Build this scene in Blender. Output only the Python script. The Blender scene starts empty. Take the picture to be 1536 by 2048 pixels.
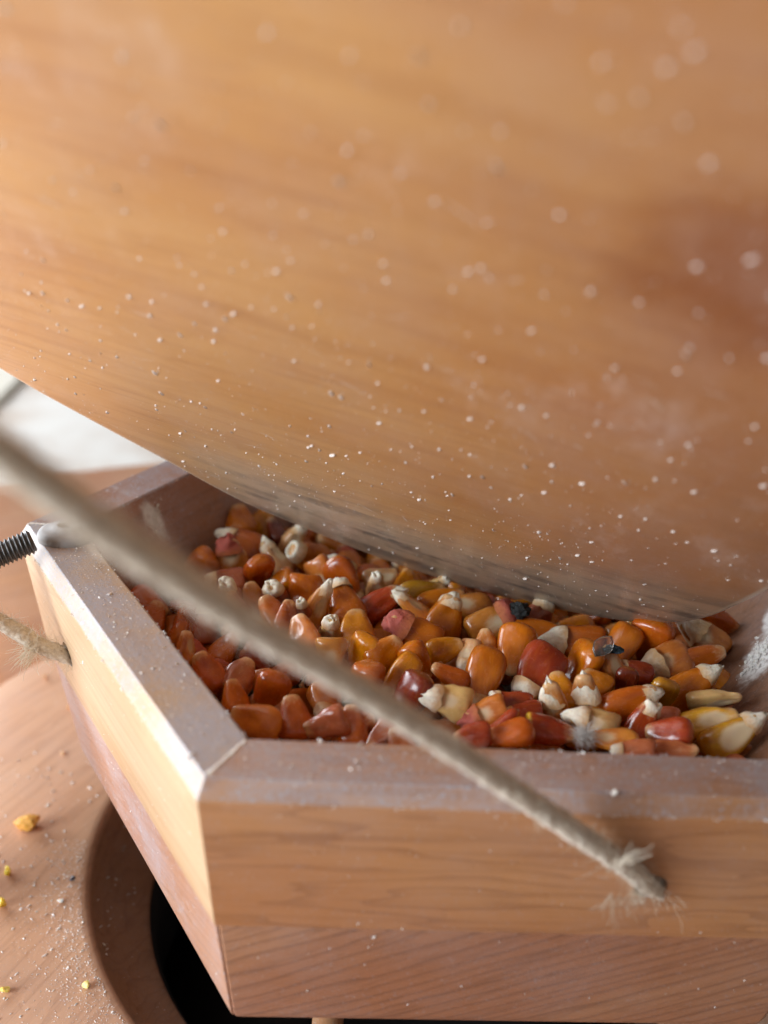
import bpy, bmesh, math, random
from mathutils import Vector, Matrix, noise

# ------------------------------------------------------------------ camera, light, exposure
scene = bpy.context.scene
MM = 0.001
C = scene.collection
cam_d = bpy.data.cameras.new('camera'); cam = bpy.data.objects.new('camera', cam_d); C.objects.link(cam)
cam_d.sensor_fit = 'VERTICAL'; cam_d.sensor_height = 36.0; cam_d.lens = 35.16
cam_d.clip_start = 0.005; cam_d.clip_end = 20.0
CR = Vector((0.99457764, -0.05337397, 0.0892555))
CD = Vector((0.0595555, -0.41127088, -0.9095655))
CF = Vector((0.08525531, 0.90994916, -0.40586211))
M = Matrix.Identity(4)
for i in range(3):
    M[i][0] = CR[i]; M[i][1] = -CD[i]; M[i][2] = -CF[i]
M.translation = Vector((-40.685, -227.163, 210.0)) * MM
cam.matrix_world = M
cam_d.dof.use_dof = True; cam_d.dof.focus_distance = 0.230; cam_d.dof.aperture_fstop = 8.8
scene.camera = cam

world = bpy.data.worlds.new('World'); scene.world = world; world.use_nodes = True
bg = world.node_tree.nodes['Background']
bg.inputs[0].default_value = (0.92, 0.86, 0.82, 1); bg.inputs[1].default_value = 0.17

def area(name, loc, target, sx, sy, power, col):
    d = bpy.data.lights.new(name, 'AREA'); d.shape = 'RECTANGLE'; d.size = sx; d.size_y = sy
    d.energy = power; d.color = col
    o = bpy.data.objects.new(name, d); C.objects.link(o)
    o.location = loc
    o.rotation_euler = (Vector(target) - Vector(loc)).to_track_quat('-Z', 'Y').to_euler()
    return o
# the room's window, to the left and a little behind the camera
area('window_light', (-0.56, -0.29, 0.20), (0, 0, 0.11), 0.36, 0.40, 5.6, (0.84, 0.93, 1.0))
# cool daylight from a second window farther along, behind the mill
area('far_window_light', (-0.98, 0.62, 0.26), (-0.08, 0.12, 0.06), 0.95, 0.56, 16.0, (0.87, 0.93, 1.0))
# a patch of sunshine falling through the window onto the left of the mill and the worktop
sd_ = bpy.data.lights.new('sun_patch', 'SPOT'); sd_.energy = 110.0; sd_.color = (1.0, 0.96, 0.90); sd_.spot_size = math.radians(19); sd_.spot_blend = .55; sd_.shadow_soft_size = .012
so_ = bpy.data.objects.new('sun_patch', sd_); C.objects.link(so_); so_.location = (-1.15, 0.30, 1.0)
so_.rotation_euler = (Vector((-0.42, 0.10, 0.0)) - so_.location).to_track_quat('-Z', 'Y').to_euler()

scene.render.engine = 'CYCLES'
scene.view_settings.view_transform = 'Standard'; scene.view_settings.look = 'None'
scene.view_settings.exposure = 0.32; scene.view_settings.gamma = 1.0
scene.view_settings.use_curve_mapping = False
scene.cycles.use_denoising = True
scene.cycles.max_bounces = 6; scene.cycles.diffuse_bounces = 3; scene.cycles.glossy_bounces = 3; scene.cycles.transmission_bounces = 4
scene.cycles.use_adaptive_sampling = True; scene.cycles.adaptive_threshold = 0.03
scene.cycles.caustics_reflective = False; scene.cycles.caustics_refractive = False

# ------------------------------------------------------------------ helpers
rnd = random.Random(7)
def link(o, parent=None):
    C.objects.link(o)
    if parent is not None: o.parent = parent
    return o
def mesh_obj(name, verts, faces, mat=None, parent=None, smooth=False, mw=None):
    me = bpy.data.meshes.new(name); me.from_pydata([tuple(v) for v in verts], [], faces); me.update()
    if smooth:
        me.polygons.foreach_set('use_smooth', [True] * len(me.polygons))
    if mat: me.materials.append(mat)
    o = bpy.data.objects.new(name, me); link(o, parent)
    if mw is not None: o.matrix_world = mw
    return o
def thing(name, label, cat, group=None, loc=(0, 0, 0)):
    o = bpy.data.objects.new(name, None); C.objects.link(o); o.location = loc
    o.empty_display_size = 0.01
    return tag(o, label, cat, group)
def tag(o, label, cat, group=None):
    o['label'] = label; o['category'] = cat
    if group: o['group'] = group
    return o
def add_bevel(o, w, seg=2, ang=35):
    m = o.modifiers.new('bevel', 'BEVEL'); m.width = w; m.segments = seg; m.limit_method = 'ANGLE'; m.angle_limit = math.radians(ang)
    m.harden_normals = False
    return o
def frame(x, y, z, o):
    m = Matrix.Identity(4)
    for i in range(3): m[i][0] = x[i]; m[i][1] = y[i]; m[i][2] = z[i]
    m.translation = o
    return m
def catmull(pts, n, closed=False):
    P = [Vector(p) for p in pts]; out = []; N = len(P)
    for i in range(N if closed else N - 1):
        if closed: a, b, c, d = P[(i - 1) % N], P[i], P[(i + 1) % N], P[(i + 2) % N]
        else: a, b, c, d = P[max(i - 1, 0)], P[i], P[i + 1], P[min(i + 2, N - 1)]
        for k in range(n):
            t = k / n
            out.append(0.5 * ((2 * b) + (c - a) * t + (2 * a - 5 * b + 4 * c - d) * t * t + (3 * b - a - 3 * c + d) * t ** 3))
    if not closed: out.append(P[-1].copy())
    return out

# ------------------------------------------------------------------ materials
class NT:
    def __init__(self, name):
        self.m = bpy.data.materials.new(name); self.m.use_nodes = True
        self.t = self.m.node_tree; self.n = self.t.nodes; self.b = self.n['Principled BSDF']
    def node(self, typ, **kw):
        n = self.n.new(typ)
        for k, v in kw.items():
            if k.startswith('i_'):
                n.inputs[k[2:].replace('_', ' ')].default_value = v
            else: setattr(n, k, v)
        return n
    def l(self, a, b): self.t.links.new(a, b)
    def set(self, name, v):
        if hasattr(v, 'is_output'): self.l(v, self.b.inputs[name])
        else: self.b.inputs[name].default_value = v
    def noise(self, vec, scale, detail=4, rough=.55, dist=0):
        n = self.node('ShaderNodeTexNoise'); n.inputs['Scale'].default_value = scale; n.inputs['Detail'].default_value = detail
        n.inputs['Roughness'].default_value = rough; n.inputs['Distortion'].default_value = dist
        if vec is not None: self.l(vec, n.inputs['Vector'])
        return n.outputs['Fac']
    def ramp(self, fac, a, b, lo=0.0, hi=1.0):
        r = self.node('ShaderNodeMapRange'); r.interpolation_type = 'SMOOTHSTEP'
        self.l(fac, r.inputs[0]); r.inputs[1].default_value = a; r.inputs[2].default_value = b
        r.inputs[3].default_value = lo; r.inputs[4].default_value = hi
        return r.outputs[0]
    def math(self, op, a, b=0.0, clamp=False):
        n = self.node('ShaderNodeMath', operation=op); n.use_clamp = clamp
        for i, v in enumerate((a, b)):
            if hasattr(v, 'is_output'): self.l(v, n.inputs[i])
            else: n.inputs[i].default_value = v
        return n.outputs[0]
    def mix(self, f, a, b, blend='MIX'):
        n = self.node('ShaderNodeMix', data_type='RGBA', blend_type=blend)
        for s, v in ((n.inputs[0], f), (n.inputs[6], a), (n.inputs[7], b)):
            if hasattr(v, 'is_output'): self.l(v, s)
            elif isinstance(v, (tuple, list)): s.default_value = (*v[:3], 1)
            else: s.default_value = v
        return n.outputs[2]
    def coords(self, kind='Object', scale=(1, 1, 1), rot=(0, 0, 0), loc=(0, 0, 0)):
        tc = self.node('ShaderNodeTexCoord'); mp = self.node('ShaderNodeMapping')
        mp.inputs['Scale'].default_value = scale; mp.inputs['Rotation'].default_value = rot; mp.inputs['Location'].default_value = loc
        self.l(tc.outputs[kind], mp.inputs['Vector'])
        return mp.outputs['Vector']
    def bump(self, h, strength, dist):
        b = self.node('ShaderNodeBump'); b.inputs['Strength'].default_value = strength; b.inputs['Distance'].default_value = dist
        self.l(h, b.inputs['Height'])
        return b.outputs['Normal']

def wood(name, light, dark, red, rot=(0, 0, 0), loc=(0, 0, 0), ring=260.0, dust_top=0.0, dust=0.12, rough=0.42, fig=1.0, extra=None, wobble=9.0, streak=1.0, dents=.10, gs=1.0):
    """long grain runs along local X; all coordinates in metres"""
    w = NT(name)
    tc = w.node('ShaderNodeTexCoord')
    r1 = w.node('ShaderNodeMapping'); r1.inputs['Rotation'].default_value = rot; r1.inputs['Location'].default_value = loc
    w.l(tc.outputs['Object'], r1.inputs['Vector'])
    def sc(s):
        m = w.node('ShaderNodeMapping'); m.inputs['Scale'].default_value = s; w.l(r1.outputs['Vector'], m.inputs['Vector']); return m.outputs['Vector']
    # growth rings: a wobbling sine across the grain
    wob = w.noise(sc((9, 60, 60)), 1.0, 3, .5)
    sep = w.node('ShaderNodeSeparateXYZ'); w.l(r1.outputs['Vector'], sep.inputs[0])
    acr = w.math('ADD', w.math('MULTIPLY', sep.outputs[1], ring), w.math('MULTIPLY', sep.outputs[2], ring * .8))
    acr = w.math('ADD', acr, w.math('MULTIPLY', wob, wobble * fig))
    saw = w.math('FRACT', acr)
    late = w.ramp(w.math('POWER', saw, 2.2), .25, 1.0)
    fibre = w.noise(sc((40, 1500 * gs, 1500 * gs)), 1.0, 4, .6)
    fibre2 = w.noise(sc((14, 420 * gs, 420 * gs)), 1.0, 3, .6)
    patch = w.noise(sc((10, 26, 26)), 1.0, 3, .5)
    patch2 = w.noise(sc((22, 30, 30)), 1.0, 2, .5, )
    col = w.mix(w.ramp(patch, .36, .66), light, red)
    col = w.mix(w.math('MULTIPLY', late, .36 * fig * streak), col, dark)
    col = w.mix(w.ramp(fibre2, .48, .75, 0, .34 * streak), col, dark)
    col = w.mix(w.ramp(fibre, .52, .72, 0, .35), col, dark)
    if extra: col = extra(w, col, r1.outputs['Vector'], fibre, fibre2)
    # flour: a thin film and fine grains
    film = w.noise(w.coords('Object', (1, 1, 1), loc=(.3, .7, .1)), 34, 5, .62)
    grain = w.noise(w.coords('Object'), 1700, 2, .5)
    grain2 = w.noise(w.coords('Object'), 520, 3, .6)
    geo = w.node('ShaderNodeNewGeometry'); sn = w.node('ShaderNodeSeparateXYZ'); w.l(geo.outputs['True Normal'], sn.inputs[0])
    top = w.ramp(sn.outputs[2], .2, .6, dust, dust + dust_top)
    lo_ = w.ramp(sn.outputs[2], .2, .6, .38, .38 - .10 * min(1, dust_top * 2))
    cov = w.ramp(w.math('SUBTRACT', film, lo_), 0.0, .30)
    mott = w.ramp(w.noise(w.coords('Object'), 1150, 3, .7), .34, .62, .55, 1.0)
    f1 = w.math('MULTIPLY', w.math('MULTIPLY', cov, mott), top)
    f2 = w.math('MULTIPLY', w.ramp(grain, .54, .66), w.math('MULTIPLY', w.ramp(grain2, .42, .62), w.math('MULTIPLY', top, 1.5)))
    fl = w.math('ADD', f1, f2, clamp=True)
    col = w.mix(fl, col, (.40, .385, .425))
    w.set('Base Color', col)
    w.set('Roughness', w.math('ADD', w.math('MULTIPLY', fl, .12), w.math('ADD', rough - .06, w.math('MULTIPLY', fibre2, .14)), clamp=True))
    w.set('Specular IOR Level', .45)
    h = w.math('ADD', w.math('MULTIPLY', fibre, .6), w.math('ADD', w.math('MULTIPLY', late, -.25), w.math('MULTIPLY', fl, .9)))
    dent = w.ramp(w.noise(w.coords('Object', (1, 1, 1), loc=(.05, .02, .09)), 230, 2, .5), .66, .74)
    n_f = w.bump(h, .35, .00018)
    bd = w.node('ShaderNodeBump'); bd.inputs['Strength'].default_value = dents; bd.inputs['Distance'].default_value = .0004; bd.invert = True
    w.l(dent, bd.inputs['Height']); w.l(n_f, bd.inputs['Normal'])
    w.set('Normal', bd.outputs['Normal'])
    return w.m

def plain(name, col, rough=.6, metal=0.0, noise_scale=None, amt=.2, bump=0.0, bscale=800, bdist=.0002, sss=0.0):
    w = NT(name)
    c = col
    if noise_scale:
        c = w.mix(w.ramp(w.noise(w.coords('Object'), noise_scale, 4, .6), .35, .7, 0, amt), col, tuple(x * .45 for x in col))
    w.set('Base Color', c if hasattr(c, 'is_output') else (*c, 1))
    w.set('Roughness', rough); w.set('Metallic', metal)
    if sss:
        w.set('Subsurface Weight', sss); w.b.inputs['Subsurface Radius'].default_value = (1, .55, .3); w.b.inputs['Subsurface Scale'].default_value = .0012
    if bump: w.set('Normal', w.bump(w.noise(w.coords('Object'), bscale, 4, .6), bump, bdist))
    return w.m

# ------------------------------------------------------------------ setting: the white surface the mill stands on
def mat_table():
    w = NT('white_worktop')
    n = w.noise(w.coords('Object'), 11, 5, .65, .6)
    w.set('Base Color', w.mix(w.ramp(n, .35, .7), (.93, .89, .83), (.72, .60, .50))); w.set('Roughness', .45)
    return w.m
tv = []; tf = []
for iy in range(13):
    for ix in range(13):
        tv.append((-1.6 + ix * .25, -1.0 + iy * .25, -0.062 + .0006 * math.sin(ix * 1.7 + iy)))
for iy in range(12):
    for ix in range(12):
        a = iy * 13 + ix; tf.append((a, a + 1, a + 14, a + 13))
tb = mesh_obj('worktop', tv, tf, mat_table()); tb['kind'] = 'structure'

# ------------------------------------------------------------------ grain mill body: turned round board, cove, dark chamber
def lathe(name, prof, mat, parent, n=160, close=False):
    V = []; F = []; m = len(prof)
    for i in range(n):
        a = 2 * math.pi * i / n
        for r, z in prof: V.append((r * MM * math.cos(a), r * MM * math.sin(a), z * MM))
    for i in range(n):
        j = (i + 1) % n
        for k in range(m - 1 if not close else m):
            k2 = (k + 1) % m
            F.append((i * m + k, j * m + k, j * m + k2, i * m + k2))
    o = mesh_obj(name, V, F, mat, parent, smooth=True)
    return o
mill = thing('grain_mill', 'round wooden grain mill body dusted with flour, under the hexagonal hopper', 'grain mill')
M_top = wood('mill_top_wood', (.66, .375, .225), (.40, .19, .10), (.60, .315, .18), rot=(0, 0, math.radians(-62)), ring=120, dust_top=.10, dust=.02, rough=.36, fig=.8)
M_tray = wood('mill_tray_wood', (.58, .28, .14), (.34, .14, .06), (.52, .225, .105), rot=(0, 0, math.radians(-40)), ring=90, dust_top=.10, dust=.03, rough=.34, fig=.6)
M_cove = wood('mill_cove_wood', (.52, .27, .145), (.30, .13, .062), (.45, .215, .105), rot=(0, 0, math.radians(-62)), ring=160, dust_top=.12, dust=.04, rough=.5)
lathe('tray_board', [(150, -1.6), (318, -1.6), (320.3, -2.4), (321, -4.5), (321, -24), (319, -26), (120, -26), (120, -8)], M_tray, mill, 200)
lathe('top_board', [(95.8, 0), (159.0, 0), (160.0, -.5), (160.4, -1.3), (160.4, -24), (100, -24), (92.5, -9), (92.2, -2.2), (93.0, -.8), (94.2, -.2)], M_top, mill, 200, close=True)
lathe('cove_ring', [(92.3, -2.0), (90.6, -5.0), (87.8, -8.8), (84.2, -12), (80.5, -14.2), (77.6, -15.2), (76.8, -16.2), (76.6, -24), (92, -24)], M_cove, mill, 160)
M_black = plain('black_chamber', (.014, .014, .015), .5, bump=.2, bscale=300)
prof = [(76.7, -16.6)]
z = -17.0
while z > -58:
    prof += [(76.5, z), (76.5, z - 1.6), (75.3, z - 2.1), (75.3, z - 2.9)]; z -= 3.4
prof += [(75, -59), (20, -60)]
lathe('chamber', prof, M_black, mill, 120)
mesh_obj('chamber_floor', [(20.5 * MM * math.cos(a * math.pi / 12), 20.5 * MM * math.sin(a * math.pi / 12), -.0599) for a in range(24)], [tuple(range(24))], M_black, mill)

# ------------------------------------------------------------------ hopper: irregular hexagon of mitred boards, two courses
INNER = [(-47, -81.6), (62, -81.6), (97, 15), (47, 81.6), (-47, 81.6), (-94, 0)]   # inner top edge, mm
hopper = thing('hopper', 'open hexagonal wooden hopper holding the corn, flour on its mitred rim', 'hopper')
E_N = []
for i in range(6):
    a, b = Vector(INNER[i]), Vector(INNER[(i + 1) % 6]); e = (b - a).normalized(); E_N.append((a, e, Vector((e.y, -e.x))))
def corner(i, dn):
    """corner i of the hexagon pushed outward by dn"""
    a0, e0, n0 = E_N[(i - 1) % 6]; a1, e1, n1 = E_N[i % 6]
    # the right-hand board leans in more than the others
    p0 = a0 + n0 * (dn * 2.2 if (i - 1) % 6 == 1 and dn < 0 else dn); p1 = a1 + n1 * (dn * 2.2 if i % 6 == 1 and dn < 0 else dn)
    cr = e0.x * e1.y - e0.y * e1.x
    t = ((p1 - p0).x * e1.y - (p1 - p0).y * e1.x) / cr
    return p0 + e0 * t
def wall_piece(name, i, prof, mat, gap=.05):
    a, e, n = E_N[i]; mid = (Vector(INNER[i]) + Vector(INNER[(i + 1) % 6])) / 2
    X = Vector((e.x, e.y, 0)); Y = Vector((n.x, n.y, 0)); Z = Vector((0, 0, 1))
    O = Vector((mid.x, mid.y, 80.0))
    V = []
    for dn, z in prof:
        for c, s in ((corner(i, dn), 1), (corner(i + 1, dn), -1)):
            p = Vector((c.x, c.y, z)) + X * gap * s - O
            V.append((p.dot(X) * MM, p.dot(Y) * MM, p.z * MM))
    m = len(prof)
    F = [(2 * k, 2 * k + 1, 2 * ((k + 1) % m) + 1, 2 * ((k + 1) % m)) for k in range(m)]
    F += [tuple(2 * k for k in range(m))[::-1], tuple(2 * k + 1 for k in range(m))]
    o = mesh_obj(name, V, F, mat, hopper, mw=frame(X, Y, Z, O * MM))
    bm = bmesh.new(); bm.from_mesh(o.data); bmesh.ops.recalc_face_normals(bm, faces=bm.faces); bm.to_mesh(o.data); bm.free()
    add_bevel(o, .0007, 3, 24)
    return o
def pale_mask(patches):  # pale patches: flour on the right board, a streak on the back-left
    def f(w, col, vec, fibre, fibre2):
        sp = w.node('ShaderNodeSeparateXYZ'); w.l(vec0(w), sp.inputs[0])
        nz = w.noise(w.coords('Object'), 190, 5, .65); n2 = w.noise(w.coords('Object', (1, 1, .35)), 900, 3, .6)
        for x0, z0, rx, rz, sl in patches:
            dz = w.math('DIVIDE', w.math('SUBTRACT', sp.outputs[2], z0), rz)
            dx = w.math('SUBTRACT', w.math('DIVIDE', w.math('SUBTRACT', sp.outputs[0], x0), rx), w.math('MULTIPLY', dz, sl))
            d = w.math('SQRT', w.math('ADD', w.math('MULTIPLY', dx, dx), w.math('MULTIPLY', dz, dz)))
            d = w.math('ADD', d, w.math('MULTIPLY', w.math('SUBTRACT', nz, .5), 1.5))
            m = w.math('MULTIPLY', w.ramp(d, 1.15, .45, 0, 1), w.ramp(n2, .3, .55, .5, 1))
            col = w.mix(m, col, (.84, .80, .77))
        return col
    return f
def vec0(w): return w.coords('Object')
UP = [(.4, 100), (10.9, 100), (11.1, 99.92), (12.8, 96.5), (12.9, 96.1), (7.65, 63.1), (-14.7, 63.1), (0, 99.5)]
LO = [(-14.8, 62.98), (7.3, 62.98), (1.9, 33.4), (1.2, 31.4), (-.4, 30.3), (-24, 30.1), (-24, 58)]
WH = (.58, .34, .17); WD = (.30, .13, .05); WR = (.50, .25, .11)
for i in range(6):
    if i == 0:
        mu = wood('front_board_wood', (.49, .24, .105), (.25, .10, .039), (.44, .195, .08), rot=(math.radians(8), 0, 0), ring=130, dust_top=.66, dust=.12, fig=1.2)
        ml = wood('front_lower_wood', (.43, .215, .115), (.14, .058, .032), (.36, .155, .08), rot=(0, math.radians(33), 0), ring=330, dust_top=.2, dust=.16, fig=1.25, wobble=2.9, streak=1.1)
    elif i == 5:
        mu = wood('left_board_wood', (.55, .385, .235), (.33, .18, .09), (.48, .30, .16), rot=(math.radians(-6), 0, 0), ring=170, dust_top=.92, dust=.06, fig=.8)  # lighter than the front board: its lit look is partly in the colour
        ml = wood('left_lower_wood', (.44, .24, .15), (.22, .10, .055), (.38, .18, .11), rot=(0, math.radians(24), 0), ring=330, dust_top=.2, dust=.5, fig=1.1, wobble=3.4, streak=.9)
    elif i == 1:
        mu = wood('right_board_wood', (.25, .108, .046), (.10, .040, .017), (.20, .08, .033), rot=(0, math.radians(70), 0), ring=150, dust_top=.10, dust=.05, fig=1.2, extra=pale_mask([(.002, .0090, .0100, .0048, .5), (.018, .0115, .007, .0016, .3)]))  # darker than the other boards: its shade is put into the colour
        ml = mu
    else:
        mu = wood('side_board_wood_%d' % i, (.43, .185, .085), (.20, .075, .03), (.36, .135, .055), loc=(.13 * i, .07 * i, 0), ring=150, dust_top=.6, dust=.06, fig=1.2, extra=pale_mask([(.022, .0135, .0035, .0062, .55)]) if i == 4 else None)  # back-left board carries a slanted pale streak
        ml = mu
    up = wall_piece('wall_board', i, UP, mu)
    lo = wall_piece('lower_board', i, LO, ml, .12)
    if i in (0, 5):      # drilled hole for the cord
        bmc = bmesh.new(); bmesh.ops.create_cone(bmc, cap_ends=True, segments=28, radius1=.0031, radius2=.0031, depth=.016)
        cm = bpy.data.meshes.new('cutter'); bmc.to_mesh(cm); bmc.free()
        cut = bpy.data.objects.new('cutter', cm); C.objects.link(cut)
        hp = Vector((27.5, -92.2, 77.9)) if i == 0 else Vector((-93.6, -21.2, 76.2))
        nn = Vector((E_N[i][2].x, E_N[i][2].y, 0.0))
        cut.matrix_world = Matrix.Translation(hp * MM) @ nn.to_track_quat('Z', 'Y').to_matrix().to_4x4()
        md = up.modifiers.new('hole', 'BOOLEAN'); md.operation = 'DIFFERENCE'; md.object = cut; md.solver = 'EXACT'
        bpy.context.view_layer.update()
        dg = bpy.context.evaluated_depsgraph_get()
        nm = bpy.data.meshes.new_from_object(up.evaluated_get(dg))
        up.modifiers.clear(); up.data = nm
        bpy.data.objects.remove(cut)
# floor of the hopper and the throat under it
fl = [Vector((*(corner(i, -22)), 57.0)) * MM for i in range(6)]
fl2 = [Vector((*(corner(i, -22)), 44.0)) * MM for i in range(6)]
mesh_obj('hopper_floor', fl + fl2, [tuple(range(6)), tuple(range(6, 12))[::-1]] + [(k, k + 6, (k + 1) % 6 + 6, (k + 1) % 6) for k in range(6)], mu, hopper)
lathe('spout', [(30, 46), (30, 36), (26, 30), (24, -30), (20, -30), (20, 46)], plain('black_spout', (.012, .011, .011), .5), hopper, 48)
o = lathe('support_peg', [(0.1, 37), (3.6, 37), (3.6, 6), (3.6, 5.2), (.1, 5.2)], wood('peg_wood', (.3, .16, .08), WD, (.26,.13,.06), rot=(0, math.radians(90), 0)), hopper, 24)
o.location = Vector((-27, -66, 0)) * MM
# flour packed in the mitre joints
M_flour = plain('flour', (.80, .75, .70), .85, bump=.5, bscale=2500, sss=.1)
def seam(i):
    p0, p1 = corner(i, 1.0), corner(i, 10.6)
    d = (p1 - p0).normalized(); q = Vector((-d.y, d.x)); V = []; F = []; n = 46
    for k in range(n):
        t = k / (n - 1); c = p0.lerp(p1, t) + q * (.25 * noise.noise(Vector((t * 9, i, 0))))
        wd = .34 + .5 * abs(noise.noise(Vector((t * 14, i, 3)))) + (.35 if t > .9 else 0)
        for s, h in ((-1, -.05), (-.45, .12 + .1 * noise.noise(Vector((t * 31, 1, i)))), (.45, .13), (1, -.05)):
            p = c + q * wd * s; V.append((p.x * MM, p.y * MM, (100 + h) * MM))
    for k in range(n - 1):
        for j in range(3): F.append((k * 4 + j, k * 4 + j + 1, k * 4 + j + 5, k * 4 + j + 4))
    mesh_obj('flour_seam', V, F, M_flour, hopper, smooth=True)
for i in (0, 5, 4): seam(i)
# grey worn stop pad at the left corner
M_pad = plain('grey_pad', (.36, .34, .33), .7, noise_scale=300, amt=.25, bump=.4, bscale=900)
pd = lathe('stop_pad', [(.05, 2.5), (1.3, 2.5), (1.9, 3.3), (2.7, 3.4), (3.3, 2.6), (5.2, 2.5), (6.2, 2.0), (6.6, 1.2), (6.6, -.1)], M_pad, hopper, 48)
pd.location = Vector((-95.3, -6.4, 100.0)) * MM; pd.rotation_euler = (0, 0, .4); pd.scale = (1.1, .9, 1)

def flakes(name, pts, size, mat, parent, nrm=None, seed=1, mw=None):
    """one mesh of small irregular grains lying on a surface; pts = (position, normal, size factor)"""
    r = random.Random(seed); V = []; F = []
    for p, n, s in pts:
        n = Vector(n).normalized(); t = n.orthogonal().normalized(); b = n.cross(t)
        a0 = r.random() * 6.28; k = len(V); sz = size * s; el = r.uniform(.5, 1.9); m = 5
        for j in range(m):
            a = a0 + j * 6.283 / m; rr = sz * r.uniform(.7, 1.2)
            V.append(p + t * (math.cos(a) * rr * el) + b * (math.sin(a) * rr / el) - n * (sz * .1))
        for j in range(m):
            a = a0 + (j + .5) * 6.283 / m; rr = sz * r.uniform(.35, .7)
            V.append(p + t * (math.cos(a) * rr * el) + b * (math.sin(a) * rr / el) + n * (sz * r.uniform(.45, .9)))
        for j in range(m): F.append((k + j, k + (j + 1) % m, k + m + (j + 1) % m, k + m + j))
        F.append(tuple(k + m + j for j in range(m)))
    o = mesh_obj(name, V, F, mat, parent)
    o['kind'] = 'stuff'
    return o
# flour grains on the rim boards
pts = []
for i, cnt in ((0, 420), (5, 520), (4, 60), (1, 60)):
    for _ in range(cnt):
        dn = rnd.uniform(.5, 10.3); p = corner(i, dn).lerp(corner(i + 1, dn), rnd.random())
        pts.append((Vector((p.x, p.y, 100.0)) * MM, (0, 0, 1), rnd.lognormvariate(-.5, .55)))
flakes('rim_flour', pts, .00014, M_flour, hopper, seed=4)
# flour on the upper edge bevels and faces
pts = []
for i, cnt in ((0, 260), (5, 260)):
    for _ in range(cnt):
        z = 100 - 62 * rnd.random() ** 2.2 - .7
        if z > 96.5: dn = 11.1 + (99.92 - z) / 3.42 * 1.7
        elif z > 96.1: dn = 12.86
        elif z > 63.2: dn = 12.9 - (96.1 - z) * .1591
        else: dn = 7.3 - (62.98 - z) * .18
        p = corner(i, dn).lerp(corner(i + 1, dn), rnd.random())
        n = E_N[i][2]
        pts.append((Vector((p.x, p.y, z)) * MM, (n.x, n.y, .1), rnd.lognormvariate(-.6, .5)))
for i, cnt in ((5, 520), (0, 260), (4, 60)):       # flour caught along the worn edges of the bevels
    for _ in range(cnt):
        t = rnd.random(); dn, z = rnd.choice(((11.0, 99.95), (12.85, 96.3), (12.85, 96.3), (.2, 99.9)))
        if noise.noise(Vector((t * 17, i, dn))) < -.12: continue
        p = corner(i, dn + rnd.gauss(0, .12)).lerp(corner(i + 1, dn), t); nn = E_N[i][2]
        pts.append((Vector((p.x, p.y, z + rnd.gauss(0, .12))) * MM, (nn.x * .7, nn.y * .7, .7), rnd.lognormvariate(-.35, .5)))
flakes('board_flour', pts, .00014, M_flour, hopper, seed=5)
# flour caked on the right inner wall; a pale streak on the back-left one
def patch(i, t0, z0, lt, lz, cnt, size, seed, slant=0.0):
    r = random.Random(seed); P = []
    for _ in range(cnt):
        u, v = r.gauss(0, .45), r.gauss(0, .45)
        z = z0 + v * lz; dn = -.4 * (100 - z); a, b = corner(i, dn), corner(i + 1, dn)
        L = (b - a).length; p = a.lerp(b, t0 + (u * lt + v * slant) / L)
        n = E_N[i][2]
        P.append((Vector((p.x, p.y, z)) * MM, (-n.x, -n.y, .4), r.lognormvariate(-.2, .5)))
    flakes('pale_patch', P, size, M_flour, hopper, seed=seed)
patch(1, .515, 89.2, 6, 3.5, 160, .00026, 11, 4)
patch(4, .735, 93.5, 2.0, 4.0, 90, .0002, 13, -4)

# ------------------------------------------------------------------ lid: thick wooden board with a softly pillowed edge, tilted over the hopper
LE1 = Vector((.95215499, -.27264801, -.1380722)); LE2 = Vector((-.10077457, -.706614, .70038642)); LN = Vector((-.28852272, -.65296226, -.70028203))
LO_ = Vector((-17.8346, 5.0085, 94.2156))
LID_MW = frame(LE1, LE2, LN, LO_ * MM)
OUT = [(-92.5, 41.6), (-77.6, 29.2), (-61, 17.4), (-40.5, 2.6), (-23.4, -3.4), (-2.5, -8.8), (18.5, -10.4), (38.9, -7.6), (57.8, -.4), (68.6, 7.4), (76.6, 20.8), (80.0, 37.6), (82.2, 56.3),
       (83.5, 80), (86, 110), (86, 145), (80, 180), (62, 206), (35, 220), (0, 226), (-40, 222), (-78, 205), (-104, 175), (-117, 138), (-120, 100), (-112, 66)]
outl = catmull([(x, y, 0) for x, y in OUT], 10, True)
LC = Vector((-12, 108, 0))
def pillow(t): return -1.7 * max(0.0, 1 - t / 42.0) ** 2
V = []; F = []; ATT = []; n = len(outl)
rings = [0.0, .012, .03, .055, .09, .13, .18, .24, .31, .4, .5, .62, .75, .88, .96]
for p in outl:            # from the lip inwards over the visible face
    d = (LC - p); L = d.length; d /= L
    for f in rings:
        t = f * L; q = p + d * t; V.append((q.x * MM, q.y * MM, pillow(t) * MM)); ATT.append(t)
    # round over the lip, down the side, and onto the back
    for off, zz in ((-.22, -1.82), (-.40, -2.1), (-.45, -2.6), (-.45, -15), (.3, -17.4), (1.6, -18.6), (6, -19)):
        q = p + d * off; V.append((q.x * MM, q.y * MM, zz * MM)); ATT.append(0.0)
m = len(rings); tot = m + 7
for i in range(n):
    j = (i + 1) % n
    for k in range(m - 1): F.append((i * tot + k, j * tot + k, j * tot + k + 1, i * tot + k + 1))
    F.append((i * tot, i * tot + m, j * tot + m, j * tot))
    for k in range(m, tot - 1): F.append((i * tot + k, i * tot + k + 1, j * tot + k + 1, j * tot + k))
F.append(tuple(i * tot + m - 1 for i in range(n)))
F.append(tuple(i * tot + tot - 1 for i in range(n))[::-1])
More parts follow.
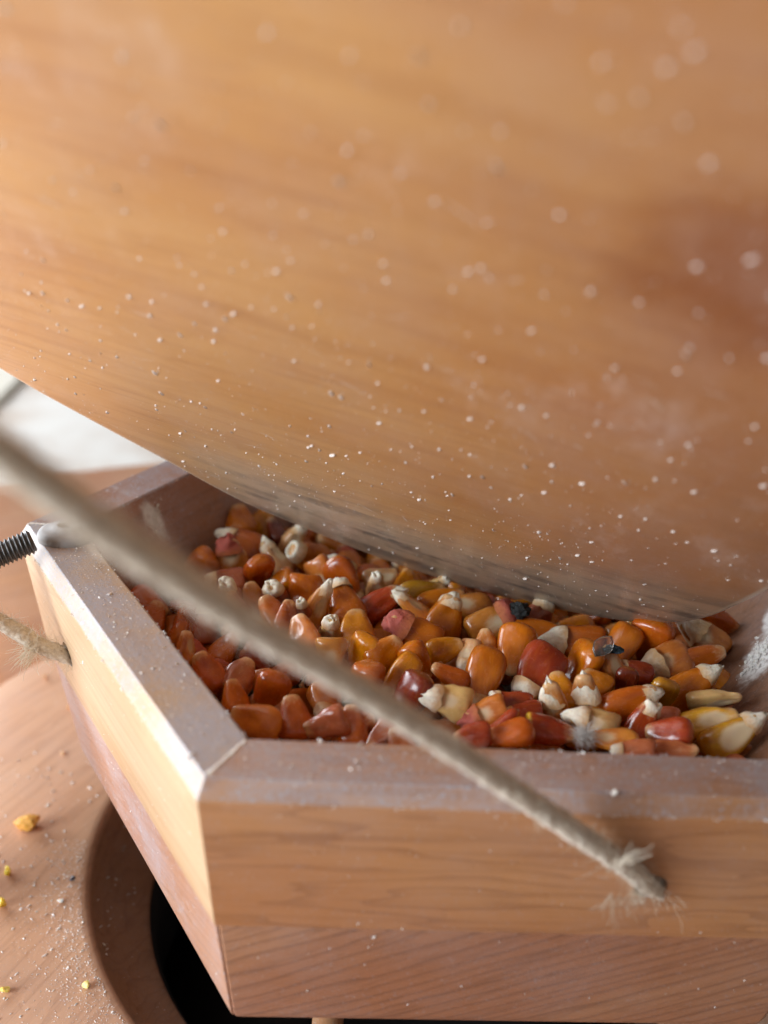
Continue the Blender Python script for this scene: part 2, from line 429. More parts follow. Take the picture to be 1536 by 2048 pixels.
def lid_extra(w, col, vec, fibre, fibre2):
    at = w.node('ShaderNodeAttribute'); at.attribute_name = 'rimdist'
    nz = w.noise(w.coords('Object', (18, 15, 15)), 1.0, 5, .62)
    # redder heartwood towards one side and a dark figure in it
    sp = w.node('ShaderNodeSeparateXYZ'); w.l(vec, sp.inputs[0])
    xr = w.math('ADD', sp.outputs[0], w.math('MULTIPLY', w.math('SUBTRACT', nz, .5), .06))
    col = w.mix(w.ramp(xr, -.015, .075, 0, .85), col, (.29, .105, .040))
    kx = w.math('DIVIDE', w.math('SUBTRACT', sp.outputs[0], .050), .022); ky = w.math('DIVIDE', w.math('SUBTRACT', sp.outputs[1], .146), .017)
    kd = w.math('SQRT', w.math('ADD', w.math('MULTIPLY', kx, kx), w.math('MULTIPLY', ky, ky)))
    kd = w.math('ADD', kd, w.math('MULTIPLY', w.math('SUBTRACT', w.noise(w.coords('Object', (40, 90, 60)), 1.0, 3, .6), .5), 1.3))
    col = w.mix(w.ramp(kd, 1.2, .45, 0, .72), col, (.20, .060, .020))
    # the handled lip: varnish worn to bare grey wood, darkest along open grain
    e = w.math('ADD', at.outputs['Fac'], w.math('MULTIPLY', w.math('SUBTRACT', nz, .5), 30.0))
    worn = w.ramp(e, 54.0, 18.0, 0, 1)
    sx = w.math('MULTIPLY', w.ramp(sp.outputs[0], -.055, -.028), w.ramp(sp.outputs[1], .050, .020))
    worn = w.math('MULTIPLY', worn, w.math('ADD', w.math('MULTIPLY', sx, .82), .06))
    col = w.mix(worn, col, (.40, .295, .205))
    st2 = w.noise(w.coords('Object', (90, 110, 90)), 1.0, 4, .6); nz2 = w.noise(w.coords('Object', (55, 20, 24), loc=(1.3, .2, 0)), 1.0, 4, .65)
    drk = w.math('MULTIPLY', w.ramp(w.math('ADD', w.math('MULTIPLY', fibre2, .6), w.math('MULTIPLY', st2, .4)), .44, .60), w.math('MULTIPLY', worn, w.ramp(nz2, .36, .54)))
    col = w.mix(w.math('MULTIPLY', drk, .9), col, (.07, .06, .053))
    col = w.mix(w.ramp(at.outputs['Fac'], 1.6, .2, 0, .6), col, (.62, .50, .38))  # pale line at the lip: worn edge, with its bright lit rim painted in
    # smears of flour
    sm = w.noise(w.coords('Object', (70, 42, 40)), 1.0, 6, .7)
    sm2 = w.noise(w.coords('Object', (12, 16, 16), loc=(4.2, 1.7, .3)), 1.0, 3, .6)
    return w.mix(w.math('MULTIPLY', w.ramp(sm, .48, .72, 0, .30), w.ramp(sm2, .40, .60)), col, (.70, .58, .52))
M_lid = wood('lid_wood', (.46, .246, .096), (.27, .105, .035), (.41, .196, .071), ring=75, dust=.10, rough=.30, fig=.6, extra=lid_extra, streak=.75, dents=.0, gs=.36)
lid = thing('lid', 'big flour speckled wooden lid with a worn grey lip, tilted over the corn', 'lid')
lid.matrix_world = LID_MW
bpy.context.view_layer.update()
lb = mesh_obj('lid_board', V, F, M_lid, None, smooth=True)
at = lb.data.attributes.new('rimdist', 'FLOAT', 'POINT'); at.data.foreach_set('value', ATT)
lb.parent = lid
lb.data.polygons[-1].use_smooth = False
# flour specks stuck to it
def edge_dist(x, y):
    b = 1e9
    for i in range(0, n, 2):
        p = outl[i]; dd = (p.x - x) ** 2 + (p.y - y) ** 2
        if dd < b: b = dd; bp = p
    # inside test by direction to the centre
    return math.sqrt(b) * (1 if (Vector((x, y, 0)) - LC).length < (bp - LC).length else -1)
r = random.Random(21); P = []
def speck(x, y, s):
    t = edge_dist(x, y)
    if t > .6: P.append((Vector((x, y, pillow(t) + .01)) * MM, (0, 0, 1), s))
for _ in range(2000):
    speck(r.uniform(-95, 82), -8 + 205 * r.random(), r.lognormvariate(-.55, .6))
for _ in range(34):          # drifts
    cx, cy = r.uniform(-30, 75), r.uniform(5, 120); 
    for _ in range(r.randint(8, 26)): speck(cx + r.gauss(0, 6), cy + r.gauss(0, 4), r.lognormvariate(-.75, .5))
for _ in range(230): speck(r.uniform(-70, 70), r.uniform(35, 190), r.uniform(1.3, 3.0))
for _ in range(330): speck(r.uniform(-95, 80), r.uniform(-8, 45), r.lognormvariate(-1.1, .4))
fo = flakes('lid_flour', P, .00017, plain('lid_specks', (.60, .52, .47), .8), None, seed=8)
fo.parent = lid
V = []; F = []
for _ in range(46):          # fine pale scratches
    x, y = r.uniform(-80, 75), r.uniform(0, 150); L_ = r.uniform(1.5, 7); a = r.gauss(-.15, .5); wd = r.uniform(.05, .12); k0 = len(V)
    for k in range(6):
        px, py = x + math.cos(a) * L_ * k / 5, y + math.sin(a) * L_ * k / 5; t = edge_dist(px, py); wk = wd * (1 - abs(k / 5 - .5) * 1.6)
        for s in (-1, 1): V.append(Vector((px - math.sin(a) * wk * s, py + math.cos(a) * wk * s, pillow(max(t, 0)) + .03)) * MM)
    if min(edge_dist(x, y), edge_dist(px, py)) < 2: del V[k0:]; continue
    for k in range(5): F.append((k0 + 2 * k, k0 + 2 * k + 2, k0 + 2 * k + 3, k0 + 2 * k + 1))
so = mesh_obj('scratches', V, F, plain('scratch', (.64, .54, .47), .7), lid); so['kind'] = 'stuff'
so.matrix_parent_inverse = Matrix.Identity(4)

# ------------------------------------------------------------------ corn kernels
def mat_kernel(name, spot=None):
    w = NT(name)
    oi = w.node('ShaderNodeObjectInfo')
    at = w.node('ShaderNodeAttribute'); at.attribute_name = 'tip'
    ag = w.node('ShaderNodeAttribute'); ag.attribute_name = 'germ'
    tc = w.node('ShaderNodeTexCoord'); add = w.node('ShaderNodeVectorMath', operation='ADD')
    cmb = w.node('ShaderNodeCombineXYZ')
    for k in range(3): w.l(w.math('MULTIPLY', oi.outputs['Random'], 37.0 + 13 * k), cmb.inputs[k])
    w.l(tc.outputs['Object'], add.inputs[0]); w.l(cmb.outputs[0], add.inputs[1]); vec = add.outputs[0]
    n1 = w.noise(vec, 2.6, 3, .55); n2 = w.noise(vec, 9, 4, .6)
    mp = w.node('ShaderNodeMapping'); mp.inputs['Scale'].default_value = (14, 14, 2.0); w.l(vec, mp.inputs['Vector']); st = w.noise(mp.outputs[0], 1.0, 3, .6)
    base = oi.outputs['Color']
    dk = w.mix(1.0, base, (.70, .56, .5), 'MULTIPLY')
    col = w.mix(w.ramp(n1, .40, .68, 0, .85), base, dk)
    col = w.mix(w.ramp(st, .45, .75, 0, .30), col, w.mix(.4, base, (.70, .27, .012)))
    # paler crown cap and pale, skin coloured base
    col = w.mix(w.ramp(at.outputs['Fac'], .10, .0, 0, .30), col, (.62, .24, .01))
    tp = w.math('ADD', at.outputs['Fac'], w.math('MULTIPLY', w.math('SUBTRACT', n2, .5), .35))
    col = w.mix(w.ramp(tp, .74, 1.0, 0, .85), col, (.70, .44, .22))
    g = w.math('MULTIPLY', ag.outputs['Fac'], oi.outputs['Alpha'])
    g = w.ramp(w.math('ADD', g, w.math('MULTIPLY', w.math('SUBTRACT', n2, .5), .25)), .18, .62, 0, .9)
    col = w.mix(g, col, (.72, .56, .36))
    if spot:
        sp = w.math('ADD', at.outputs['Fac'], w.math('MULTIPLY', w.math('SUBTRACT', n1, .5), .1))
        col = w.mix(w.ramp(sp, .22, .08, 0, .95), col, spot)
    # flour film
    fd = w.noise(vec, 5, 5, .65)
    geo = w.node('ShaderNodeNewGeometry'); sn = w.node('ShaderNodeSeparateXYZ'); w.l(geo.outputs['Normal'], sn.inputs[0])
    fl = w.math('MULTIPLY', w.ramp(fd, .45, .72), w.ramp(sn.outputs[2], -.2, .8, .0, .035))
    col = w.mix(fl, col, (.74, .62, .54))
    w.set('Base Color', col)
    w.set('Roughness', w.math('ADD', w.ramp(n2, .3, .7, .10, .30), w.math('MULTIPLY', w.math('ADD', fl, w.math('MULTIPLY', g, .4)), .9), clamp=True))
    w.set('Subsurface Weight', .22); w.b.inputs['Subsurface Radius'].default_value = (1, .42, .14); w.b.inputs['Subsurface Scale'].default_value = .0016
    w.set('Specular IOR Level', .5); w.set('Coat Weight', .22); w.set('Coat Roughness', .06)
    h = w.math('ADD', w.math('MULTIPLY', n2, .5), st)
    w.set('Normal', w.bump(h, .12, .00030))
    return w.m
M_ker = mat_kernel('corn_skin'); M_spot = mat_kernel('corn_skin_yellow_spot', (.72, .48, .02))
def mat_cap(name, base, tip):
    w = NT(name)
    a = w.node('ShaderNodeAttribute'); a.attribute_name = 'out'
    n1 = w.noise(w.coords('Object'), 7, 4, .65); n2 = w.noise(w.coords('Object'), 16, 4, .65)
    f = w.ramp(w.math('ADD', a.outputs['Fac'], w.math('MULTIPLY', w.math('SUBTRACT', n1, .5), .6)), .02, .45)
    col = w.mix(f, base, tip); col = w.mix(w.ramp(n2, .48, .70, 0, .5), col, (tip[0] * .62, tip[1] * .5, tip[2] * .4))
    w.set('Base Color', col); w.set('Roughness', .72)
    w.set('Subsurface Weight', .15); w.b.inputs['Subsurface Radius'].default_value = (1, .6, .35); w.b.inputs['Subsurface Scale'].default_value = .001
    w.set('Normal', w.bump(w.math('ADD', n2, n1), .5, .0005))
    return w.m
M_cap = mat_cap('chalky_tip', (.70, .44, .22), (.90, .83, .69))
M_redcap = mat_cap('red_chaff', (.52, .16, .06), (.44, .10, .075))
def sstep(a, b, x):
    t = min(1, max(0, (x - a) / (b - a))); return t * t * (3 - 2 * t)
def kernel_mesh(seed, kind):
    """unit kernel: +Z towards the tip (0.5), crown at -0.5, broad face +Y"""
    r = random.Random(seed); NS, NA = 22, 24
    thick = r.uniform(.54, .72) if kind != 'round' else r.uniform(.8, .92)
    crown = r.uniform(.24, .34); tipw = r.uniform(.30, .42); ex = r.uniform(2.1, 2.7); pw = r.uniform(1.3, 2.0)
    dent = r.uniform(0, .05) if kind != 'wrinkled' else r.uniform(.06, .12)
    bend = r.uniform(-.06, .06); skew = r.uniform(-.12, .12)
    facet = [(r.uniform(0, 6.28), r.uniform(-.3, .25), r.uniform(.80, .96)) for _ in range(3 if kind != 'round' else 2)]
    V = []; F = []; TA = []; GA = []; off = Vector((seed * 3.7, seed * 1.3, 0))
    for i in range(NS + 1):
        s = i / NS
        s = s * s * (3 - 2 * s) * .55 + s * .45
        if s < crown: w = max(0.0, 1 - ((crown - s) / crown) ** 2.4) ** .5
        else: w = 1 - (1 - tipw) * ((s - crown) / (1 - crown)) ** pw
        if s > .955: w *= max(0.02, 1 - ((s - .955) / .045) ** 2) ** .5
        for k in range(NA):
            a = 2 * math.pi * k / NA; c, sn = math.cos(a), math.sin(a)
            rad = (abs(c) ** ex + abs(sn) ** ex) ** (-1 / ex)
            x = .5 * w * rad * c; y = .5 * w * thick * rad * sn; z = s - .5
            g = math.exp(-((s - .62) / .24) ** 2) * math.exp(-(c / .55) ** 2) * (1 if sn > 0 else 0)
            y -= .10 * g * w
            p = Vector((x, y, z))
            for fa, fz, fd in facet:            # flattened where neighbours pressed on the cob
                nn = Vector((math.cos(fa), math.sin(fa) / thick, fz)).normalized(); lim = .5 * fd * (1 if abs(math.sin(fa)) < .7 else thick)
                ov = p.dot(nn) - lim
                if ov > 0: p -= nn * ov * .5
            if s < .3: p.z += dent * (1 - (x * x + y * y) * 6) * sstep(.3, 0, s)
            q = p * 2.2 + off
            p += Vector((noise.noise(q), noise.noise(q + Vector((5, 0, 0))), noise.noise(q + Vector((0, 9, 0))) * .6)) * .035
            if kind == 'wrinkled':
                q2 = Vector((p.x * 7, p.y * 7, p.z * 2.6)) + off
                p += Vector((x, y, 0)).normalized() * (noise.noise(q2) * .075 - .02 * abs(noise.noise(q2 * 2.1))) * sstep(.02, .3, s) if (x or y) else Vector()
            p.x += skew * (s - .4) ** 2; p.y += bend * (s - .5)
            V.append(p); TA.append(s); GA.append(g)
    for i in range(NS):
        for k in range(NA):
            k2 = (k + 1) % NA; F.append((i * NA + k, i * NA + k2, (i + 1) * NA + k2, (i + 1) * NA + k))
    F.append(tuple(range(NA))[::-1]); F.append(tuple(NS * NA + k for k in range(NA)))
    me = bpy.data.meshes.new('corn_kernel'); me.from_pydata([tuple(v) for v in V], [], F); me.update()
    me.polygons.foreach_set('use_smooth', [True] * len(me.polygons))
    me.attributes.new('tip', 'FLOAT', 'POINT').data.foreach_set('value', TA)
    me.attributes.new('germ', 'FLOAT', 'POINT').data.foreach_set('value', GA)
    me.materials.append(M_ker)
    return me
KM = {'plain': [kernel_mesh(10 + i, 'plain') for i in range(14)], 'round': [kernel_mesh(40 + i, 'round') for i in range(5)], 'wrinkled': [kernel_mesh(70 + i, 'wrinkled') for i in range(9)]}
def cap_mesh(style, seed):
    """a dry tip cap in the kernel's unit frame, sitting on its narrow end"""
    r = random.Random(seed); off = Vector((seed * 2.3, 7.1, seed * .7)); NA = 18
    if style == 'p': prof = [(.30, .30), (.36, .28), (.42, .225), (.47, .165), (.52, .12), (.555, .075), (.565, .02)]; amp = .085
    elif style == 'b': prof = [(.30, .30), (.36, .285), (.42, .255), (.48, .235), (.52, .20), (.53, .14), (.505, .07), (.50, .012)]; amp = .11
    elif style == 'r': prof = [(.22, .40), (.30, .385), (.37, .31), (.43, .26), (.50, .20), (.58, .12), (.63, .03)]; amp = .12
    elif style == 'h': prof = [(.30, .30), (.38, .285), (.46, .26), (.52, .245), (.545, .21), (.53, .16), (.44, .12), (.38, .06), (.37, .01)]; amp = .035
    elif style == 'W': prof = [(.08, .475), (.15, .44), (.24, .37), (.34, .28), (.44, .17), (.52, .08), (.57, .012)]; amp = .09
    elif style == 'R': prof = [(.12, .44), (.22, .39), (.35, .29), (.42, .235), (.50, .18), (.57, .12), (.63, .07), (.67, .015)]; amp = .10
    else: prof = [(.18, .44), (.26, .43), (.34, .38), (.41, .33), (.48, .27), (.53, .17), (.54, .02)]; amp = .14
    V = []; F = []; FA = []
    bx, by = r.uniform(-.5, .5), r.uniform(-.3, .3)
    prof2 = []
    for i in range(len(prof) - 1):
        a, b = prof[i], prof[i + 1]; prof2 += [a, ((a[0] + b[0]) / 2, (a[1] + b[1]) / 2)]
    prof2.append(prof[-1])
    for i, (z, rad) in enumerate(prof2):
        f = i / (len(prof2) - 1)
        for k in range(NA):
            a = 2 * math.pi * k / NA; c, s = math.cos(a), math.sin(a)
            q = Vector((c * 1.1, s * 1.1, z * 3)) + off
            rr = rad * (1 + amp * 4.0 * noise.noise(q * 1.2) * (.35 + f) + amp * 3.0 * noise.noise(q * 3.1) * f)
            if style == 'W': rr *= (1 - .16 * abs(math.sin(a * 1.5 + seed)))
            zz = z + amp * .9 * noise.noise(q * 1.7 + Vector((3, 3, 3))) * (.2 + f)
            if style in 'RWpr' and f < .2: zz -= .10 * abs(noise.noise(q * 2.3))
            FA.append(f); V.append(Vector((rr * c + bx * f * f * .22, rr * s * .82 + by * f * f * .22, zz)))
    m = len(prof2)
    for i in range(m - 1):
        for k in range(NA): k2 = (k + 1) % NA; F.append((i * NA + k, i * NA + k2, (i + 1) * NA + k2, (i + 1) * NA + k))
    F.append(tuple((m - 1) * NA + k for k in range(NA)))
    me = bpy.data.meshes.new('tip_cap'); me.from_pydata([tuple(v) for v in V], [], F); me.update()
    me.polygons.foreach_set('use_smooth', [True] * len(me.polygons))
    me.attributes.new('out', 'FLOAT', 'POINT').data.foreach_set('value', FA)
    me.materials.append(M_redcap if style == 'x' else M_cap)
    return me
CM = {s: [cap_mesh(s, 5 + 11 * i + ord(s)) for i in range(7)] for s in 'pbrhWRx'}
COL = {  # body colour, germ face strength
 'O': ((.56, .148, .003), 0.05), 'A': ((.62, .215, .005), .05), 'C': ((.49, .098, .005), .05), 'R': ((.36, .042, .010), .08), 'D': ((.17, .020, .008), 0.0),
 'T': ((.60, .215, .035), .7), 'B': ((.66, .40, .17), .9), 'P': ((.50, .14, .06), .3), 'U': ((.62, .20, .025), .2), 'M': ((.44, .18, .008), .1),
 'G': ((.64, .25, .004), .1), 'Y': ((.66, .34, .025), 1.0), 'w': ((.64, .30, .015), 1.6)}
HEAP = 'corn kernels heaped in the hopper'
def place(x, y, z, ax, fn, L, W, col, cap, label, rr):
    ax = Vector(ax).normalized(); fn = Vector(fn); fn = (fn - ax * fn.dot(ax)).normalized(); sx = fn.cross(ax)
    kind = 'wrinkled' if (cap in 'rx' or col in 'BPY' or (col in 'TR' and rr.random() < .5)) else ('round' if W > .86 * L and cap == 'n' else 'plain')
    me = rr.choice(KM[kind])
    o = bpy.data.objects.new('corn_kernel', me); C.objects.link(o)
    mw = frame(sx, fn, ax, Vector((x, y, z)) * MM)
    W2 = W * 1.06; L = L * 1.12
    mw = mw @ Matrix.Diagonal((W2 * MM, W2 * MM, L * MM, 1))
    o.matrix_world = mw
    c, g = COL[col]; k = rr.uniform(.88, 1.1)
    o.color = (min(1, c[0] * k), c[1] * k * rr.uniform(.9, 1.12), c[2] * k, g)
    tag(o, label, 'corn kernel', HEAP)
    if cap != 'n':
        cp = bpy.data.objects.new('tip_cap', rr.choice(CM[cap])); C.objects.link(cp); cp.parent = o
        ws = {'b': 1.12, 'p': 1.06}.get(cap, 1.0)
        cp.scale = (ws, ws, rr.uniform(.96, 1.06))
    return o
KTAB = [
(-57.7,43.2,83.4, -0.24,0.69,0.69, 0.40,-0.58,0.71, 9.8,9.2,'On',"orange kernel at the far edge of the heap, against the inner wall"),
(-51.8,48.5,80.0, 0.41,0.68,0.61, 0.62,-0.70,0.36, 11.3,9.1,'An',"amber kernel squeezed between the far orange kernel and the lid's edge"),
(-55.1,29.1,82.6, -0.89,0.16,0.42, 0.13,-0.81,0.58, 13.5,9.4,'Cp',"red orange kernel with a white point aimed at the inner wall"),
(-58.2,18.1,83.5, -0.20,0.19,0.96, 0.12,-0.97,0.22, 11.0,9.0,'Tx',"tan kernel with a crumpled red tip, second from the far left"),
(-66.1,16.3,82.5, -0.83,-0.08,-0.55, 0.09,-1.00,0.02, 9.3,8.4,'Un',"pale orange kernel leftmost in the heap, brushed by the cord"),
(-57.9,7.4,83.1, -0.97,-0.23,0.07, 0.20,-0.64,0.74, 9.9,6.6,'Pb',"pink red kernel with a pale blunt end, under the crumpled red tip"),
(-50.1,10.5,83.5, 0.01,0.38,-0.93, 0.41,-0.85,-0.34, 13.5,8.5,'Cn',"dented red orange kernel with a flat faceted crown facing up"),
(-45.9,21.2,82.6, -0.62,0.35,0.70, 0.69,-0.19,0.70, 11.9,8.6,'Bp',"beige slim kernel with a white nib leaning left near the lid"),
(-41.7,36.1,81.6, 0.42,0.06,0.90, 0.16,-0.99,-0.01, 9.3,6.7,'Bb',"cream curled kernel half under the lid's edge"),
(-36.9,24.3,82.0, -0.64,-0.48,0.60, 0.69,-0.70,0.18, 13.5,10.1,'Oh',"orange kernel with a hollow white ring tip beside the lid"),
(-46.5,43.5,81.0, -0.52,0.64,0.57, 0.49,-0.31,0.81, 8.9,6.6,'Dn',"dark purple red husk kernel under the lid's left end"),
(-50.8,-3.6,84.0, -0.21,0.31,0.93, 0.32,-0.87,0.37, 8.2,6.9,'An',"small amber kernel standing up between two white tipped ones"),
(-45.6,-1.3,84.2, -0.02,-0.68,0.73, 0.14,-0.73,-0.67, 13.5,7.9,'Cb',"kernel seen end on with a square white tip, in the left of the heap"),
(-56.9,-4.5,84.7, -0.06,-0.52,0.85, 0.23,-0.84,-0.50, 13.5,7.1,'Pb',"kernel with a dull pale tip facing up beside the cord"),
(-54.4,-10.6,85.0, -0.53,0.24,0.82, 0.69,-0.44,0.57, 8.3,6.7,'Pn',"pinkish kernel half hidden by the cord's upper edge"),
(-38.0,0.0,84.3, -0.04,-0.63,-0.78, -0.00,-0.78,0.63, 11.0,8.5,'Ox',"ribbed orange kernel with a reddish pinched tip pointing down"),
(-33.1,12.1,82.9, 0.47,-0.50,-0.73, -0.50,-0.83,0.25, 12.5,7.6,'Tp',"tan orange kernel with a twisted white tip pointing down"),
(-34.8,-9.9,85.4, 0.37,0.30,0.88, 0.39,-0.91,0.15, 12.1,6.5,'Tp',"tan kernel whose twisted white tip points up at another tip"),
(-27.2,8.3,84.2, 0.55,-0.42,-0.73, -0.40,-0.89,0.21, 13.3,8.3,'Cp',"long red orange kernel lying with its white end down right"),
(-27.9,18.9,82.5, -0.85,-0.07,0.52, 0.26,-0.92,0.30, 8.5,5.8,'Br',"crumpled white tip lying on top against the lid"),
(-43.6,8.8,83.3, -0.92,-0.19,-0.34, -0.20,-0.53,0.83, 6.4,5.8,'On',"small brown orange kernel deep behind the square white tip"),
(-45.3,-14.7,86.4, -0.54,0.56,0.63, 0.55,-0.33,0.76, 9.1,7.5,'On',"orange kernel just above the cord, under the square white tip"),
(-41.8,-16.9,86.1, 0.12,0.77,0.63, 0.80,-0.45,0.40, 9.5,7.2,'Cn',"red orange kernel standing above the cord"),
(-38.1,-12.5,86.1, -0.12,-0.51,0.85, 0.19,-0.86,-0.48, 9.8,4.2,'Pb',"tiny pale pink tip between the ribbed kernel and the tan one"),
(-38.0,-24.6,86.3, -0.19,0.87,0.46, -0.61,-0.47,0.64, 10.6,8.7,'Un',"large pale orange rounded crown resting on the cord"),
(-27.5,-5.8,85.2, -0.29,0.88,0.37, -0.10,-0.41,0.91, 12.4,9.1,'Ob',"glossy orange crown with a fleck of white behind it"),
(-17.6,11.1,83.6, 0.92,0.27,0.30, 0.07,-0.84,0.53, 9.6,7.0,'Bn',"beige tan kernel lying under the lid's edge"),
(-10.7,10.5,83.1, 0.15,0.73,0.67, 0.16,-0.69,0.71, 8.1,6.5,'An',"yellow amber kernel peeping out from under the lid"),
(-19.1,4.6,84.0, -0.03,-0.20,0.98, 0.09,-0.98,-0.20, 9.6,5.3,'Bb',"greyish white tip standing behind the dark red kernel"),
(-18.7,-4.1,84.4, 0.79,0.24,0.57, 0.08,-0.95,0.30, 12.5,7.9,'Rp',"dark red kernel lying with its pale tip up right"),
(-7.1,4.5,83.7, 0.97,0.08,0.21, 0.02,-0.97,0.23, 12.2,7.4,'Mn',"olive amber kernel lying along the lid's edge"),
(-2.8,7.3,84.4, 0.63,-0.08,0.77, 0.01,-0.99,-0.11, 7.4,5.4,'Bb',"pale blunt tip touching the lid's lower edge"),
(-9.5,-7.0,85.2, -0.80,0.23,0.55, 0.47,-0.34,0.82, 11.6,5.8,'Tp',"slim tan kernel with a white eyelet tip pointing left"),
(-2.6,-0.9,84.2, 0.92,0.22,0.32, 0.04,-0.86,0.50, 12.7,8.1,'On',"brown orange kernel lying flat under the lid's middle"),
(-10.7,-20.3,86.1, -0.88,0.10,0.46, 0.19,-0.82,0.54, 13.5,8.7,'Ox',"large orange kernel with red and cream torn skin at its left"),
(-2.4,-10.2,84.8, 0.26,0.28,0.92, -0.03,-0.95,0.30, 11.7,9.3,'Op',"orange kernel with a small white cap at its upper right"),
(5.2,-1.6,84.1, -0.99,0.06,0.10, 0.04,-0.67,0.74, 11.1,8.1,'Th',"tan and cream dented kernel tucked under the lid"),
(-31.5,-22.2,86.4, -0.02,-0.56,0.83, -0.05,-0.83,-0.56, 13.4,5.9,'Bb',"chalk white square tip standing in the middle left"),
(-25.1,-19.1,85.4, -0.01,0.87,0.48, -0.10,-0.48,0.87, 10.9,8.7,'An',"big round amber yellow crown in the middle of the heap"),
(-24.4,-31.0,86.9, -0.25,-0.17,-0.95, -0.56,-0.77,0.29, 9.5,7.6,'Gn',"amber kernel with a yellow lower left side"),
(-19.2,-32.3,87.6, 0.66,0.27,0.70, 0.17,-0.96,0.21, 9.0,7.6,'On',"shiny orange kernel with a wrinkled upper right end"),
(-31.4,-33.4,87.6, 0.05,-0.54,-0.84, -0.05,-0.84,0.53, 8.2,7.0,'Tn',"brown tan kernel against the cord's upper edge"),
(-4.8,-28.6,87.1, 0.92,0.23,0.31, -0.01,-0.79,0.61, 8.5,6.3,'An',"smooth small amber kernel lying sideways in the centre"),
(0.6,-29.8,87.1, -0.34,-0.77,-0.54, -0.50,-0.34,0.80, 8.5,5.4,'Br',"grey white chaffy tip beside the small amber kernel"),
(-11.7,-33.7,87.0, 0.55,-0.36,-0.76, -0.12,-0.93,0.35, 8.8,6.6,'On',"orange kernel sunk below the small amber one"),
(-15.8,-40.4,87.2, -0.54,-0.49,-0.69, -0.21,-0.71,0.67, 10.9,6.4,'Ap',"long amber kernel with a white nib pointing down left at the cord"),
(-23.5,-44.3,87.8, 0.07,-0.24,-0.97, -0.75,-0.65,0.11, 8.8,7.6,'Cn',"red orange crown rising over the cord"),
(-14.5,-49.9,88.3, -0.43,-0.31,-0.85, -0.55,-0.66,0.52, 10.6,7.9,'Dn',"glossy dark red kernel next to the wrinkled beige one"),
(-6.6,-52.0,89.1, -0.97,0.03,0.23, 0.13,-0.75,0.65, 10.5,7.4,'Br',"wrinkled beige kernel with a frilled white tip on the left"),
(-4.9,-41.2,88.3, -0.88,0.37,0.31, 0.07,-0.53,0.85, 8.4,5.3,'Cn',"small bright orange kernel with a pale left end"),
(2.6,-40.2,88.0, -0.20,-0.71,-0.68, -0.31,-0.61,0.73, 13.5,8.7,'Ob',"big barrel shaped orange kernel with white tip pointing down"),
(9.1,-11.9,84.8, 0.84,0.11,0.53, -0.11,-0.92,0.37, 13.5,9.3,'Tx',"tan kernel with red crumpled skin and a black mouldy end"),
(5.9,-23.7,85.8, -0.01,0.67,0.75, -0.41,-0.68,0.60, 7.8,6.2,'Un',"pale orange kernel under the mouldy one"),
(1.3,-55.3,88.6, -0.92,-0.14,-0.37, -0.18,-0.68,0.71, 9.7,6.9,'Tx',"tan and red kernel low in the heap near the front rim"),
(19.7,-14.8,85.1, 1.00,-0.03,0.08, -0.08,-0.65,0.75, 13.5,7.2,'On',"brown orange kernel lying level left of the lid's tip"),
(22.6,-5.5,85.0, 0.39,0.19,0.90, 0.00,-0.98,0.21, 9.4,7.2,'Pr',"pink beige chaffy kernel just under the lid"),
(18.4,-0.5,84.0, 0.92,0.16,0.35, 0.27,-0.91,-0.30, 7.5,5.2,'Mn',"greenish yellow kernel mostly under the lid behind the black mould"),
(12.4,-26.4,87.0, -0.19,-0.62,-0.76, -0.24,-0.72,0.65, 11.8,8.8,'On',"glossy orange wedge shaped kernel with its point down"),
(15.8,-37.4,88.0, -0.57,-0.69,-0.44, 0.03,-0.56,0.83, 13.5,10.9,'Rb',"biggest round red kernel with pink skin and a white nub"),
(29.7,-19.7,85.7, -0.98,0.21,-0.02, -0.18,-0.75,0.64, 13.5,8.8,'Cr',"red orange kernel with a crumpled white beak pointing left"),
(26.5,-33.6,88.0, -0.46,-0.18,-0.87, -0.84,-0.25,0.49, 11.7,9.0,'On',"glossy orange kernel with a pale faceted side"),
(39.1,-22.2,86.7, -0.50,-0.53,-0.68, -0.34,-0.61,0.72, 12.3,8.0,'Ob',"brown orange kernel with a white lower end near the lid's tip"),
(33.9,-34.6,87.3, -0.38,0.28,0.88, 0.38,-0.82,0.42, 11.8,7.2,'Tn',"tan kernel with a blue mouldy top and a clear skin flake"),
(28.2,-41.4,88.4, -0.70,0.66,0.28, -0.17,-0.54,0.83, 7.1,6.1,'An',"small amber kernel under the blue mouldy one"),
(18.7,-46.7,89.1, -0.08,0.87,0.48, -0.16,-0.49,0.86, 8.7,7.2,'An',"amber yellow crown behind two white pointed tips"),
(16.0,-51.4,88.6, -0.25,0.03,0.97, -0.14,-0.99,-0.01, 11.0,6.6,'TW',"kernel with a chalk white pyramid tip, the left of two"),
(23.8,-49.2,88.7, -0.23,0.02,0.97, -0.19,-0.98,-0.02, 12.2,7.6,'TW',"kernel with a chalk white pyramid tip, the right and larger of two"),
(7.3,-50.7,88.3, -0.98,0.15,0.15, -0.01,-0.74,0.67, 8.9,5.6,'Rb',"wrinkled red kernel with a pale left tip"),
(9.3,-54.8,88.6, -0.99,-0.17,-0.03, 0.09,-0.67,0.74, 8.5,5.3,'Rb',"short red kernel with pale round tip, above the yellow spotted one"),
(3.0,-60.1,89.9, -0.78,-0.22,-0.59, -0.62,0.45,0.65, 8.6,4.1,'Rn',"slim dark pink husk lying slantwise by the front rim"),
(4.1,-64.8,90.7, -0.95,0.04,-0.30, -0.30,-0.26,0.92, 9.2,6.2,'Cn',"red orange kernel against the front rim, left of the yellow spotted one"),
(12.5,-61.6,89.7, 0.99,-0.11,-0.08, 0.00,-0.57,0.82, 10.4,6.9,'Rn',"red orange kernel with a bright yellow spot on its left end"),
